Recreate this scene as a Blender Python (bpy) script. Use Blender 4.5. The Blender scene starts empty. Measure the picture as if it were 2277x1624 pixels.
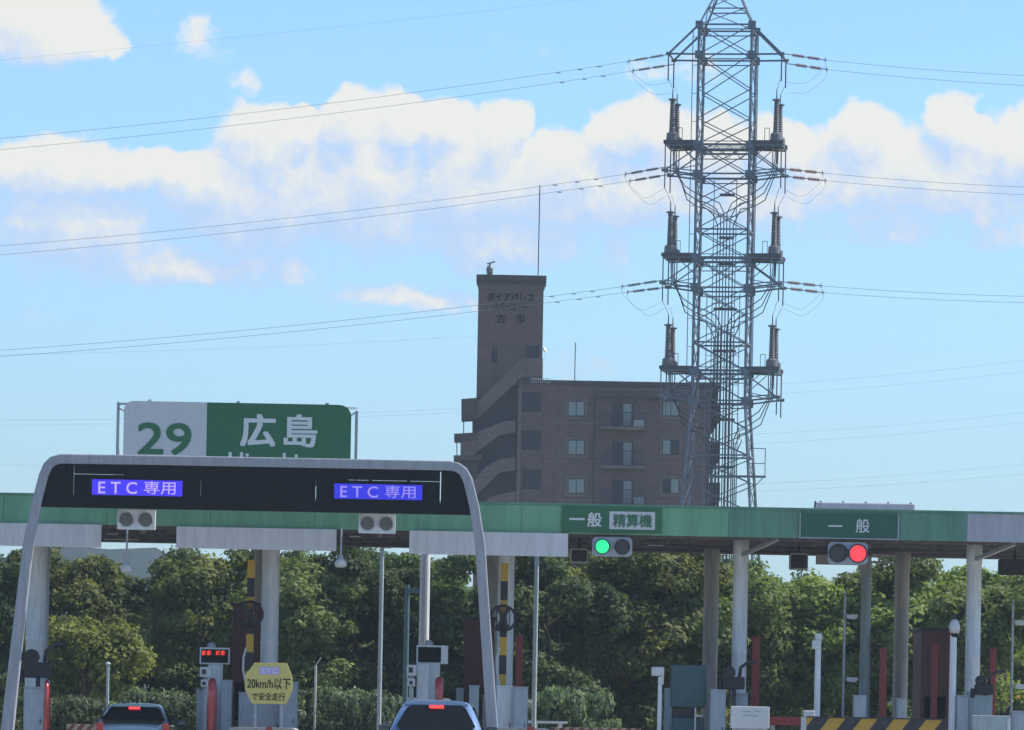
import bpy, bmesh, math, random
import numpy as np
from mathutils import Vector, Matrix

SC = bpy.context.scene
COL = SC.collection
R = math.radians
# ------------------------------------------------------------------ camera
ROLL = R(1.1)
CR, SR = math.cos(ROLL), math.sin(ROLL)
EYE = 1.2
F, CX, HV = 11640.0, 1138.5, 1610.0      # focal length in photo pixels, centre column, eye level row
cam = bpy.data.objects.new("camera", bpy.data.cameras.new("camera"))
COL.objects.link(cam)
cam.data.sensor_width = 36.0
cam.data.lens = F / 2277.0 * 36.0
cam.data.shift_y = (HV - 811.8) / 2277.0
cam.data.clip_start = 0.5
cam.data.clip_end = 20000.0
cam.matrix_world = Matrix(((CR, -SR, 0, 0), (0, 0, -1, 0), (SR, CR, 0, EYE), (0, 0, 0, 1)))
SC.camera = cam
# ------------------------------------------------------------------ light
SUN_EL, SUN_AZ = R(49), R(76)            # azimuth measured from +Y towards +X
SUN_STRENGTH, SKY_STRENGTH = 5.0, 0.13
SC.view_settings.view_transform = 'Standard'
SC.view_settings.look = 'None'
SC.view_settings.gamma = 1.0
SC.view_settings.exposure = 0.4
SC.view_settings.use_curve_mapping = False
sl = bpy.data.lights.new("sun", 'SUN')
sl.energy, sl.angle, sl.color = SUN_STRENGTH, R(0.5), (1.0, 0.95, 0.87)
so = bpy.data.objects.new("sun", sl)
COL.objects.link(so)
sd = Vector((math.sin(SUN_AZ) * math.cos(SUN_EL), math.cos(SUN_AZ) * math.cos(SUN_EL), math.sin(SUN_EL)))
so.rotation_euler = (-sd).to_track_quat('-Z', 'Y').to_euler()
so.location = (0, 0, 60)


def P(x, v, d):
    """point at depth d metres from the eye seen at photo position (x, v)"""
    a, b = (x - CX) / F, (HV - v) / F
    return Vector(((a * CR - b * SR) * d, d, EYE + (b * CR + a * SR) * d))


# ------------------------------------------------------------------ world: sky with cumulus
class NT:
    def __init__(s, tree):
        s.t = tree

    def n(s, typ, **kw):
        o = s.t.nodes.new(typ)
        for k, val in kw.items():
            setattr(o, k, val)
        return o

    def l(s, a, b):
        s.t.links.new(a, b)

    def set(s, inp, val):
        if isinstance(val, bpy.types.NodeSocket):
            s.l(val, inp)
        else:
            inp.default_value = val

    def m(s, op, a, b=0.0, c=None, clamp=False):
        o = s.n('ShaderNodeMath', operation=op, use_clamp=clamp)
        s.set(o.inputs[0], a)
        s.set(o.inputs[1], b)
        if c is not None:
            s.set(o.inputs[2], c)
        return o.outputs[0]

    def vm(s, op, a, b=(0, 0, 0)):
        o = s.n('ShaderNodeVectorMath', operation=op)
        s.set(o.inputs[0], a)
        s.set(o.inputs[1], b)
        return o.outputs['Value'] if op in ('LENGTH', 'DOT_PRODUCT') else o.outputs['Vector']

    def mix(s, f, a, b, blend='MIX'):
        o = s.n('ShaderNodeMix', data_type='RGBA', blend_type=blend)
        s.set(o.inputs[0], f)
        s.set(o.inputs[6], a)
        s.set(o.inputs[7], b)
        return o.outputs[2]

    def sstep(s, x, lo, hi):
        o = s.n('ShaderNodeMapRange', interpolation_type='SMOOTHSTEP')
        s.set(o.inputs[0], x)
        o.inputs[1].default_value, o.inputs[2].default_value = lo, hi
        return o.outputs[0]


CLOUD_NOISE = 1.05
# cumulus heaps, each (x, v, half width, half height, weight) in angular units of 1/11640 rad
PUFFS = [
    (70, 70, 150, 95, 1), (165, 112, 85, 36, .85), (410, 85, 55, 44, .42), (515, 172, 36, 46, .36), (455, 118, 60, 30, .3),
    (100, 400, 150, 85, 1), (260, 395, 150, 60, 1), (420, 420, 130, 75, 1), (150, 520, 230, 110, .85),
    (570, 330, 120, 90, 1), (640, 290, 60, 50, 1), (760, 275, 85, 75, 1), (870, 270, 75, 75, 1), (960, 290, 90, 75, 1), (1085, 300, 75, 75, 1),
    (540, 470, 200, 120, .95), (780, 430, 200, 150, 1), (1010, 420, 200, 150, 1), (1240, 400, 130, 100, .95), (1350, 300, 90, 70, 1), (1440, 300, 110, 80, 1),
    (1400, 430, 170, 100, .9), (1560, 340, 110, 80, .95), (1700, 340, 110, 70, .85), (1080, 540, 210, 70, .85), (1350, 560, 60, 80, .55),
    (430, 600, 320, 50, .75), (880, 660, 240, 34, .62), (1660, 460, 190, 90, .7),
    (1900, 310, 85, 70, .9), (1990, 400, 170, 110, .9), (2100, 290, 70, 70, .95), (2240, 350, 100, 90, .95), (2150, 440, 150, 80, .85), (1930, 500, 190, 60, .6), (2200, 530, 130, 50, .55),
    (1960, 400, 260, 120, .8), (2150, 390, 190, 120, .85), (640, 430, 260, 120, .9), (1250, 430, 300, 110, .9),
    (70, 698, 55, 22, .36), (1280, 825, 110, 40, .40), (1470, 160, 130, 34, .36),
]


def cloud_group():
    g = bpy.data.node_groups.new("cumulus_density", 'ShaderNodeTree')
    g.interface.new_socket("P", in_out='INPUT', socket_type='NodeSocketVector')
    g.interface.new_socket("D", in_out='OUTPUT', socket_type='NodeSocketFloat')
    g.interface.new_socket("E", in_out='OUTPUT', socket_type='NodeSocketFloat')
    N = NT(g)
    gi, go = N.n('NodeGroupInput'), N.n('NodeGroupOutput')
    p = gi.outputs[0]
    w = N.n('ShaderNodeTexNoise', noise_dimensions='3D')
    w.inputs['Scale'].default_value = 0.012
    w.inputs['Detail'].default_value = 2
    N.l(p, w.inputs['Vector'])
    wp = N.vm('ADD', p, N.vm('MULTIPLY', N.vm('SUBTRACT', w.outputs['Color'], (.5, .5, .5)), (85, 85, 0)))
    acc = None
    for (x, v, rx, ry, wt) in PUFFS:
        kx, ky = 1 / (rx * 1.3), 1 / (ry * 1.3)
        q = N.n('ShaderNodeVectorMath', operation='MULTIPLY_ADD')
        N.l(wp, q.inputs[0])
        q.inputs[1].default_value = (kx, ky, 0)
        q.inputs[2].default_value = (-(x - CX) * kx, -(HV - v + (x - CX) * SR) * ky, 0)
        d2 = N.vm('DOT_PRODUCT', q.outputs[0], q.outputs[0])
        e = N.m('MULTIPLY_ADD', d2, -wt, wt, clamp=True)
        acc = e if acc is None else N.m('SMOOTH_MAX', acc, e, 0.12)
    n = N.n('ShaderNodeTexNoise', noise_dimensions='3D')
    n.inputs['Scale'].default_value = 0.0105
    n.inputs['Detail'].default_value = 4
    n.inputs['Roughness'].default_value = 0.60
    N.l(p, n.inputs['Vector'])
    n2 = N.n('ShaderNodeTexNoise', noise_dimensions='3D')
    n2.inputs['Scale'].default_value = 0.034
    n2.inputs['Detail'].default_value = 5
    n2.inputs['Roughness'].default_value = 0.66
    N.l(wp, n2.inputs['Vector'])
    f = N.m('ADD', acc, N.m('MULTIPLY', N.m('SUBTRACT', n.outputs[0], .5), CLOUD_NOISE))
    f = N.m('ADD', f, N.m('MULTIPLY', N.m('SUBTRACT', n2.outputs[0], .5), .62))
    N.l(N.m('MULTIPLY', f, N.sstep(acc, 0.0, 0.10)), go.inputs[0])
    N.l(acc, go.inputs[1])
    return g


world = bpy.data.worlds.new("World")
SC.world = world
world.use_nodes = True
W = NT(world.node_tree)
world.node_tree.nodes.clear()
wo, bg = W.n('ShaderNodeOutputWorld'), W.n('ShaderNodeBackground')
sky = W.n('ShaderNodeTexSky', sky_type='NISHITA')
sky.sun_disc = False
sky.sun_elevation, sky.sun_rotation = SUN_EL, SUN_AZ
sky.air_density, sky.dust_density, sky.ozone_density = 1.0, 0.3, 3.0
tc = W.n('ShaderNodeTexCoord')
sx = W.n('ShaderNodeSeparateXYZ')
W.l(tc.outputs['Generated'], sx.inputs[0])
az = W.m('ARCTAN2', sx.outputs[0], sx.outputs[1])
el = W.m('ARCSINE', sx.outputs[2])
cb = W.n('ShaderNodeCombineXYZ')
W.l(W.m('MULTIPLY', az, F), cb.inputs[0])
W.l(W.m('MULTIPLY', el, F), cb.inputs[1])
grp = cloud_group()
g1, g2 = W.n('ShaderNodeGroup', node_tree=grp), W.n('ShaderNodeGroup', node_tree=grp)
W.l(cb.outputs[0], g1.inputs[0])
W.l(W.vm('ADD', cb.outputs[0], (22, 62, 0)), g2.inputs[0])
dE = W.m('SUBTRACT', g1.outputs[1], g2.outputs[1])
dN = W.m('SUBTRACT', g1.outputs[0], g2.outputs[0])
fine = W.m('MULTIPLY', W.m('SUBTRACT', g1.outputs[0], g1.outputs[1]), 0.42)
fine = W.m('ADD', fine, W.m('MULTIPLY', W.m('SUBTRACT', W.m('MULTIPLY', el, F), HV - 430), 0.0010))   # bases greyer than tops
lit = W.sstep(W.m('ADD', W.m('ADD', W.m('MULTIPLY', dE, 0.45), W.m('MULTIPLY', dN, 0.55)), fine), -0.42, 0.50)
body = W.m('ADD', W.m('MULTIPLY', W.m('POWER', g1.outputs[1], 0.7), 0.52), W.m('MULTIPLY', g1.outputs[0], 0.80))
cov = W.m('DIVIDE', W.m('SUBTRACT', body, 0.25), W.m('SUBTRACT', 0.86, W.m('MULTIPLY', lit, 0.40)), clamp=True)
cov = W.sstep(cov, 0.0, 1.0)
# sky tint with elevation (paler low down, near neutral overhead)
low = W.mix(W.sstep(el, -0.01, 0.13), (0.45, 0.605, 0.79, 1), (0.70, 0.885, 1.06, 1))
tint = W.mix(W.sstep(el, 0.14, 0.5), low, (1.0, 1.0, 1.0, 1))
skyc = W.mix(1.0, sky.outputs[0], tint, 'MULTIPLY')
CLOUD_LIT, CLOUD_SHADE = (5.15, 5.1, 4.75, 1), (2.95, 3.95, 5.6, 1)
cl = W.mix(lit, CLOUD_SHADE, CLOUD_LIT)
W.l(W.mix(W.m('MULTIPLY', cov, 0.96), skyc, cl), bg.inputs[0])
bg.inputs[1].default_value = SKY_STRENGTH
W.l(bg.outputs[0], wo.inputs[0])


# ------------------------------------------------------------------ materials
MATS = {}


def mat(name, col, rough=0.6, metal=0.0, var=0.12, scale=3.0, spec=0.5, streak=False, coat=0.0):
    m = bpy.data.materials.new(name)
    m.use_nodes = True
    N = NT(m.node_tree)
    b = m.node_tree.nodes['Principled BSDF']
    b.inputs['Roughness'].default_value = rough
    b.inputs['Metallic'].default_value = metal
    b.inputs['Specular IOR Level'].default_value = spec
    b.inputs['Coat Weight'].default_value = coat
    if var:
        t = N.n('ShaderNodeTexCoord')
        mp = N.n('ShaderNodeMapping')
        mp.inputs['Scale'].default_value = (scale, scale, scale * (0.12 if streak else 1))
        N.l(t.outputs['Object'], mp.inputs[0])
        no = N.n('ShaderNodeTexNoise')
        no.inputs['Detail'].default_value = 6
        no.inputs['Roughness'].default_value = .65
        N.l(mp.outputs[0], no.inputs['Vector'])
        f = N.sstep(no.outputs[0], .3, .72)
        d = tuple(c * (1 - var * 1.6) for c in col) + (1,)
        h = tuple(min(1, c * (1 + var)) for c in col) + (1,)
        N.l(N.mix(f, d, h), b.inputs['Base Color'])
        bp = N.n('ShaderNodeBump')
        bp.inputs['Strength'].default_value = 0.12
        bp.inputs['Distance'].default_value = 0.01
        N.l(no.outputs[0], bp.inputs['Height'])
        N.l(bp.outputs[0], b.inputs['Normal'])
    else:
        b.inputs['Base Color'].default_value = tuple(col) + (1,)
    MATS[name] = m
    return m


def glow(name, col, strength, base=(.02, .02, .02)):
    m = bpy.data.materials.new(name)
    m.use_nodes = True
    b = m.node_tree.nodes['Principled BSDF']
    b.inputs['Base Color'].default_value = tuple(base) + (1,)
    b.inputs['Emission Color'].default_value = tuple(col) + (1,)
    b.inputs['Emission Strength'].default_value = strength
    MATS[name] = m
    return m


def stripes(name, c1, c2, period, slope, axis='X'):
    """two paint colours in slanting bands"""
    m = mat(name, c1, 0.6, var=0)
    N = NT(m.node_tree)
    b = m.node_tree.nodes['Principled BSDF']
    t, s = N.n('ShaderNodeTexCoord'), N.n('ShaderNodeSeparateXYZ')
    N.l(t.outputs['Object'], s.inputs[0])
    k = N.m('ADD', s.outputs[0] if axis == 'X' else s.outputs[2], N.m('MULTIPLY', s.outputs[2] if axis == 'X' else 0.0, slope))
    fr = N.m('FRACT', N.m('ADD', N.m('DIVIDE', k, period), 50.0))
    no = N.n('ShaderNodeTexNoise')
    no.inputs['Scale'].default_value = 9
    no.inputs['Detail'].default_value = 5
    N.l(t.outputs['Object'], no.inputs['Vector'])
    c = N.mix(N.m('GREATER_THAN', fr, 0.5), c1 + (1,), c2 + (1,))
    N.l(N.mix(N.m('MULTIPLY', N.sstep(no.outputs[0], .45, .75), .35), c, (.12, .11, .1, 1)), b.inputs['Base Color'])
    return m


mat('gantry_grey', (.33, .345, .385), .5, var=.10, scale=2.0, streak=True)
mat('white_panel', (.64, .64, .67), .55, var=.07, scale=1.5, streak=True)
mat('column_paint', (.72, .73, .75), .5, var=.10, scale=2.5, streak=True)
mat('column_old', (.48, .45, .42), .7, var=.14, scale=2.5, streak=True)
mat('pole_green', (.36, .42, .43), .55, var=.12, streak=True)
mat('galvanised', (.40, .42, .45), .45, .3, var=.12)
mat('fascia_green', (.165, .395, .235), .5, var=.12, scale=.7, streak=True)
mat('fascia_teal', (.115, .270, .190), .5, var=.12, scale=.7, streak=True)
mat('fascia_grey', (.42, .42, .48), .55, var=.08, scale=1.0, streak=True)
mat('sign_green', (.028, .150, .066), .45, var=.07)
mat('sign_dark', (.022, .115, .075), .45, var=.07)
mat('sign_white', (.62, .62, .64), .5, var=.05)
mat('letter_white', (.70, .72, .72), .5, var=0)
mat('letter_green', (.03, .16, .07), .5, var=0)
mat('letter_black', (.012, .012, .012), .8, var=0, spec=.1)
mat('letter_lilac', (.52, .42, .80), .5, var=0)
mat('board_black', (.008, .009, .010), .6, var=.25, scale=4, spec=.2)
mat('dark_metal', (.035, .035, .04), .55, var=.2)
mat('soffit', (.16, .15, .16), .8, var=.2, scale=1.2)
mat('roof_deck', (.30, .31, .31), .8, var=.12)
mat('cabinet_grey', (.38, .42, .47), .5, var=.12, scale=4, streak=True)
mat('cabinet_white', (.62, .63, .63), .5, var=.1, scale=5)
mat('cabinet_green', (.055, .12, .125), .55, var=.15, scale=4)
mat('booth_red', (.11, .032, .028), .6, var=.2, scale=3)
mat('post_red', (.30, .035, .028), .5, var=.18, scale=4)
mat('guard_red', (.42, .05, .045), .25, var=.10, scale=4, coat=.6)
mat('sign_yellow', (.66, .56, .17), .5, var=.10, scale=5)
mat('yellow_paint', (.58, .34, .03), .55, var=.15, scale=6)
mat('black_paint', (.018, .018, .02), .5, var=.2, scale=6)
mat('lens_off', (.15, .14, .12), .3, var=.2, scale=20)
mat('lens_dark', (.05, .05, .05), .2, var=.2, scale=20)
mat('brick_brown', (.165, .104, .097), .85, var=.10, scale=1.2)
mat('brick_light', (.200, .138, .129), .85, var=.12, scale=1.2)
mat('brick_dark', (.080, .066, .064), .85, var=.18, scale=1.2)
mat('window_frame', (.05, .05, .05), .6, var=.1)
mat('curtain', (.29, .33, .32), .8, var=.12, scale=2)
mat('dark_pane_shade', (.020, .021, .023), .5, var=.2)  # dark panes, and recess shade painted on solid panels
mat('pylon_steel', (.155, .18, .225), .5, .2, var=.2, scale=1.0)
mat('deck_steel', (.105, .095, .11), .6, .1, var=.2)
mat('porcelain', (.15, .145, .15), .35, var=.15, scale=4)
mat('insulator_red', (.26, .10, .085), .35, var=.15)
mat('cable_black', (.035, .037, .045), .5, var=.1)
mat('wire', (.20, .22, .26), .5, var=0)
mat('plaza_concrete', (.30, .29, .27), .9, var=.2, scale=.8)
mat('concrete', (.32, .31, .29), .85, var=.15, scale=2)
mat('grass_ground', (.13, .14, .07), .95, var=.3, scale=.5)
mat('hill_green', (.022, .036, .034), 1.0, var=.2, scale=.02, spec=0.0)
mat('bark', (.075, .058, .042), .9, var=.25, scale=6)
mat('tyre', (.02, .02, .02), .85, var=.1)
mat('rim', (.45, .46, .48), .3, .8, var=.05)
mat('car_silver', (.21, .32, .52), .22, .45, var=.02, coat=.7)
mat('car_pale', (.24, .35, .40), .2, .3, var=.02, coat=1.0)
mat('car_dark', (.030, .055, .065), .18, .2, var=.02, coat=1.0)
mat('car_glass', (.008, .010, .012), .06, 0, var=0, spec=.16)
mat('tail_red', (.45, .02, .02), .15, var=0, coat=.5)
mat('plate', (.6, .6, .58), .5, var=.05)
glow('signal_green', (.02, 1.0, .30), 1.0)
glow('signal_red', (1.0, .05, .07), 1.0)
glow('led_blue', (.040, .022, .72), 1.0)
glow('led_blue_dim', (.018, .020, .56), 1.0)
glow('led_text_dim', (.24, .20, .68), 1.0)
glow('led_text', (.40, .32, .85), 1.0)
glow('led_red', (1.0, .055, .03), 1.0)
glow('brake_red', (1.0, .06, .06), 1.0, (.4, .02, .02))
stripes('hazard_yellow', (.50, .29, .03), (.022, .024, .028), .72, -.75)
stripes('hazard_white', (.40, .37, .30), (.22, .07, .045), .24, -.8)


def leaf_mat(name, c_dark, c_mid, c_light, spot=None):
    m = bpy.data.materials.new(name)
    m.use_nodes = True
    N = NT(m.node_tree)
    nt = m.node_tree
    b = nt.nodes['Principled BSDF']
    b.inputs['Roughness'].default_value = .75
    b.inputs['Specular IOR Level'].default_value = .25
    geo = N.n('ShaderNodeNewGeometry')
    cr = N.n('ShaderNodeValToRGB')
    e = cr.color_ramp.elements
    e[0].color, e[1].color = c_dark + (1,), c_light + (1,)
    x = e.new(.55)
    x.color = c_mid + (1,)
    if spot:
        e[1].position = .93
        y = e.new(.96)
        y.color = spot + (1,)
    at = N.n('ShaderNodeAttribute', attribute_name='tone')
    N.l(N.m('ADD', N.m('MULTIPLY', geo.outputs['Random Per Island'], .45), N.m('MULTIPLY', at.outputs['Fac'], .55)), cr.inputs[0])
    oi = N.n('ShaderNodeObjectInfo')
    hs = N.n('ShaderNodeHueSaturation')
    N.l(N.m('ADD', .475, N.m('MULTIPLY', oi.outputs['Random'], .05)), hs.inputs['Hue'])
    N.l(N.m('ADD', .75, N.m('MULTIPLY', oi.outputs['Random'], .5)), hs.inputs['Value'])
    N.l(cr.outputs[0], hs.inputs['Color'])
    N.l(hs.outputs[0], b.inputs['Base Color'])
    tr = N.n('ShaderNodeBsdfTranslucent')
    N.l(N.mix(1.0, hs.outputs[0], (1.25, 1.35, .6, 1), 'MULTIPLY'), tr.inputs[0])
    mx = N.n('ShaderNodeMixShader')
    mx.inputs[0].default_value = .36
    N.l(b.outputs[0], mx.inputs[1])
    N.l(tr.outputs[0], mx.inputs[2])
    N.l(mx.outputs[0], nt.nodes['Material Output'].inputs['Surface'])
    MATS[name] = m


leaf_mat('leaf_dark', (.040, .068, .032), (.085, .122, .050), (.190, .220, .085))
leaf_mat('leaf_mid', (.060, .092, .036), (.150, .190, .064), (.320, .340, .120))
leaf_mat('leaf_light', (.105, .140, .042), (.260, .290, .080), (.460, .450, .150), (.52, .17, .07))
leaf_mat('leaf_oleander', (.050, .075, .042), (.10, .14, .075), (.42, .47, .36))


for nm in ('brick_brown', 'brick_light', 'brick_dark'):
    N = NT(MATS[nm].node_tree)
    b = MATS[nm].node_tree.nodes['Principled BSDF']
    src = b.inputs['Base Color'].links[0].from_socket
    t = N.n('ShaderNodeTexCoord')
    sp, cbn = N.n('ShaderNodeSeparateXYZ'), N.n('ShaderNodeCombineXYZ')
    N.l(t.outputs['Object'], sp.inputs[0])
    N.l(N.m('ADD', sp.outputs[0], sp.outputs[1]), cbn.inputs[0])
    N.l(sp.outputs[2], cbn.inputs[1])
    br = N.n('ShaderNodeTexBrick')
    br.inputs['Scale'].default_value = 1.0
    br.inputs['Brick Width'].default_value, br.inputs['Row Height'].default_value = .46, .16
    br.inputs['Mortar Size'].default_value = .012
    br.inputs['Color1'].default_value, br.inputs['Color2'].default_value = (.88, .87, .87, 1), (1.10, 1.09, 1.09, 1)
    br.inputs['Mortar'].default_value = (.8, .82, .84, 1)
    N.l(cbn.outputs[0], br.inputs['Vector'])
    st = N.n('ShaderNodeTexNoise')
    st.inputs['Scale'].default_value = 1
    st.inputs['Detail'].default_value = 5
    N.l(N.vm('MULTIPLY', t.outputs['Object'], (1.3, 1.3, .10)), st.inputs['Vector'])
    c1 = N.mix(1.0, src, br.outputs[0], 'MULTIPLY')
    N.l(N.mix(N.m('MULTIPLY', N.sstep(st.outputs[0], .5, .75), .28), c1, (.055, .05, .05, 1)), b.inputs['Base Color'])


# ------------------------------------------------------------------ object helpers
def tag(o, label=None, cat=None, group=None, kind=None):
    for k, val in (('label', label), ('category', cat), ('group', group), ('kind', kind)):
        if val:
            o[k] = val
    return o


def thing(name, label, cat, loc=(0, 0, 0), group=None):
    o = bpy.data.objects.new(name, None)
    o.empty_display_size = .2
    COL.objects.link(o)
    o.location = loc
    return tag(o, label, cat, group)


def wloc(o):
    p = Vector((0, 0, 0))
    while o is not None:
        p = p + o.location
        o = o.parent
    return p


class MB:
    """collects shapes in world coordinates, then links them as ONE mesh object"""

    def __init__(s):
        s.v, s.f = [], []

    def add(s, vs, fs):
        k = len(s.v)
        s.v += [tuple(p) for p in vs]
        s.f += [tuple(k + i for i in f) for f in fs]
        return s

    def box(s, x0, x1, y0, y1, z0, z1):
        vs = [(x, y, z) for z in (z0, z1) for y in (y0, y1) for x in (x0, x1)]
        return s.add(vs, [(0, 2, 3, 1), (4, 5, 7, 6), (0, 1, 5, 4), (2, 6, 7, 3), (0, 4, 6, 2), (1, 3, 7, 5)])

    def pbox(s, x0, v0, x1, v1, d, t):
        """box whose front face, at depth d, covers the photo rectangle; t metres deep"""
        c, k = P((x0 + x1) / 2, (v0 + v1) / 2, d), d / F
        w, h = (x1 - x0) * k / 2, (v1 - v0) * k / 2
        return s.box(c.x - w, c.x + w, d, d + t, c.z - h, c.z + h)

    def prism(s, pts, y0, y1):
        """outline in (x, z), from depth y0 to y1"""
        n = len(pts)
        a = sum(pts[i][0] * pts[(i + 1) % n][1] - pts[(i + 1) % n][0] * pts[i][1] for i in range(n))
        if a < 0:
            pts = pts[::-1]
        vs = [(x, y0, z) for x, z in pts] + [(x, y1, z) for x, z in pts]
        fs = [tuple(range(n)), tuple(range(2 * n - 1, n - 1, -1))]
        fs += [(i, i + n, (i + 1) % n + n, (i + 1) % n) for i in range(n)]
        return s.add(vs, fs)

    def tube(s, path, r, n=8, closed=False, cap=True):
        path = [Vector(p) for p in path]
        m = len(path)
        rs = r if isinstance(r, (list, tuple)) else [r] * m
        rings = []
        ref = None
        for i in range(m):
            if closed:
                t = path[(i + 1) % m] - path[i - 1]
            else:
                t = path[min(i + 1, m - 1)] - path[max(i - 1, 0)]
            t.normalize()
            if ref is None:
                ref = Vector((0, 0, 1)) if abs(t.z) < .9 else Vector((0, 1, 0))
            u = t.cross(ref).normalized()
            w = u.cross(t)
            ref = w
            rings.append([path[i] + (u * math.cos(2 * math.pi * (j + .5) / n) + w * math.sin(2 * math.pi * (j + .5) / n)) * rs[i] for j in range(n)])
        vs = [p for q in rings for p in q]
        fs = []
        for i in range(m if closed else m - 1):
            a, b = i * n, ((i + 1) % m) * n
            fs += [(a + j, a + (j + 1) % n, b + (j + 1) % n, b + j) for j in range(n)]
        if cap and not closed:
            fs += [tuple(range(n - 1, -1, -1)), tuple((m - 1) * n + j for j in range(n))]
        return s.add(vs, fs)

    def bar(s, a, b, r, n=4):
        return s.tube([a, b], r, n)

    def lathe(s, c, prof, axis=(0, 0, 1), n=20):
        """profile of (radius, distance along the axis) pairs"""
        ax = Vector(axis).normalized()
        u = ax.orthogonal().normalized()
        w = ax.cross(u)
        c = Vector(c)
        vs, fs = [], []
        for r, h in prof:
            vs += [c + ax * h + (u * math.cos(2 * math.pi * j / n) + w * math.sin(2 * math.pi * j / n)) * r for j in range(n)]
        for i in range(len(prof) - 1):
            fs += [(i * n + j, i * n + (j + 1) % n, (i + 1) * n + (j + 1) % n, (i + 1) * n + j) for j in range(n)]
        fs += [tuple(range(n - 1, -1, -1)), tuple((len(prof) - 1) * n + j for j in range(n))]
        return s.add(vs, fs)

    def build(s, name, m, parent=None, bevel=0.0, smooth=False, origin=None):
        o0 = wloc(parent) if parent is not None else (Vector(origin) if origin is not None else Vector((0, 0, 0)))
        me = bpy.data.meshes.new(name)
        me.from_pydata([(p[0] - o0.x, p[1] - o0.y, p[2] - o0.z) for p in s.v], [], s.f)
        me.materials.append(MATS[m])
        me.validate()
        me.update()
        o = bpy.data.objects.new(name, me)
        COL.objects.link(o)
        if parent is not None:
            o.parent = parent
        elif origin is not None:
            o.location = origin
        if smooth:
            me.shade_smooth()
        if bevel:
            bv = o.modifiers.new('bevel', 'BEVEL')
            bv.width, bv.segments, bv.limit_method = bevel, 2, 'ANGLE'
        return o


def dup(root, loc, label=None, group=None):
    r = root.copy()
    COL.objects.link(r)
    r.location = loc
    if label:
        r['label'] = label
    if group:
        r['group'] = group
    for ch in list(root.children):
        c = ch.copy()
        COL.objects.link(c)
        c.parent = r
        for g in list(ch.children):
            q = g.copy()
            COL.objects.link(q)
            q.parent = c
    return r


def lettering(body, x0, v0, x1, v1, d, m, parent, bold=0.0, thick=0.008, name='lettering'):
    """raised letters fitted to a photo rectangle at depth d"""
    cu = bpy.data.curves.new('letters', 'FONT')
    cu.body = body
    cu.resolution_u = 4
    to = bpy.data.objects.new('letters', cu)
    COL.objects.link(to)
    dg = bpy.context.evaluated_depsgraph_get()
    dg.update()
    me = bpy.data.meshes.new_from_object(to.evaluated_get(dg))
    bpy.data.objects.remove(to)
    bpy.data.curves.remove(cu)
    vs = [w.co.copy() for w in me.vertices]
    fs = [tuple(p.vertices) for p in me.polygons]
    bpy.data.meshes.remove(me)
    ax, bx = min(p.x for p in vs), max(p.x for p in vs)
    ay, by = min(p.y for p in vs), max(p.y for p in vs)
    c, k = P((x0 + x1) / 2, (v0 + v1) / 2, d), d / F
    w, h = (x1 - x0) * k, (v1 - v0) * k
    mb = MB()
    sh = bold * h * 1.1 if by - ay > .2 else 0.0
    w, h = w - 2 * sh, h - 2 * sh
    for i, (ox, oz) in enumerate(((0, 0), (-1, -.8), (1, .8), (-1, .8), (1, -.8)) if sh else ((0, 0),)):
        mb.add([(c.x + ((p.x - ax) / (bx - ax) - .5) * w + ox * sh, d - thick - i * .0012, c.z + ((p.y - ay) / max(1e-6, by - ay) - .5) * h + oz * sh) for p in vs], fs)
    o = mb.build(name, m, parent)
    so_ = o.modifiers.new('thickness', 'SOLIDIFY')
    so_.thickness = .0009
    so_.offset = 0
    return o


def ground_at(x, v, d):
    p = P(x, v, d)
    return Vector((p.x, d, 0))


def rpoly(x0, z0, x1, z1, r, n=5, corners=(1, 1, 1, 1)):
    """rounded rectangle outline"""
    out = []
    for (cx, cz, a0, on) in ((x1 - r, z0 + r, -90, corners[1]), (x1 - r, z1 - r, 0, corners[2]), (x0 + r, z1 - r, 90, corners[3]), (x0 + r, z0 + r, 180, corners[0])):
        if on:
            out += [(cx + r * math.cos(R(a0 + 90 * i / n)), cz + r * math.sin(R(a0 + 90 * i / n))) for i in range(n + 1)]
        else:
            out.append((cx + r * (1 if a0 in (-90, 0) else -1), cz + r * (1 if a0 in (0, 90) else -1)))
    return out


# ------------------------------------------------------------------ ground, road, hill
g_ = MB()
g_.add([(-1700, -60, 0), (1700, -60, 0), (1700, 2300, 0), (-1700, 2300, 0)], [(0, 1, 2, 3)])
tag(g_.build('ground', 'grass_ground'), 'grassy ground around the toll plaza', kind='structure')
r_ = MB()
r_.add([(-16, -50, .004), (16, -50, .004), (16, 146, .004), (-16, 146, .004)], [(0, 1, 2, 3)])
tag(r_.build('road', 'plaza_concrete'), 'pale concrete pavement of the toll plaza', kind='structure')
# far wooded hill
random.seed(3)
hv, hf, nx, ny = [], [], 70, 14
for j in range(ny):
    for i in range(nx):
        x = -416 + 832 * i / (nx - 1)
        y = 1160 + 340 * j / (ny - 1)
        e = max(0.0, math.sin(math.pi * j / (ny - 1))) ** .8
        h = 38 * math.exp(-((x + 100) / 120) ** 2) + 21 * math.exp(-((x + 264) / 128) ** 2) + 17 * math.exp(-((x - 200) / 176) ** 2)
        hv.append((x, y, e * (h + 2.2 * math.sin(x * .11) + 1.5 * math.sin(x * .23 + y * .05)) - .5))
for j in range(ny - 1):
    for i in range(nx - 1):
        a = j * nx + i
        hf.append((a, a + 1, a + nx + 1, a + nx))
hm = MB()
hm.add(hv, hf)
tag(hm.build('hill', 'hill_green', smooth=True), 'distant wooded hill behind the roadside trees', kind='structure')

# ------------------------------------------------------------------ apartment building
BD = 392.0
bld = thing('apartment_building', 'brown brick apartment block with tall stair tower bearing its name in dark letters', 'building', ground_at(1350, 1600, BD))


def bz(v, x=1350):
    return P(x, v, BD).z


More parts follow.
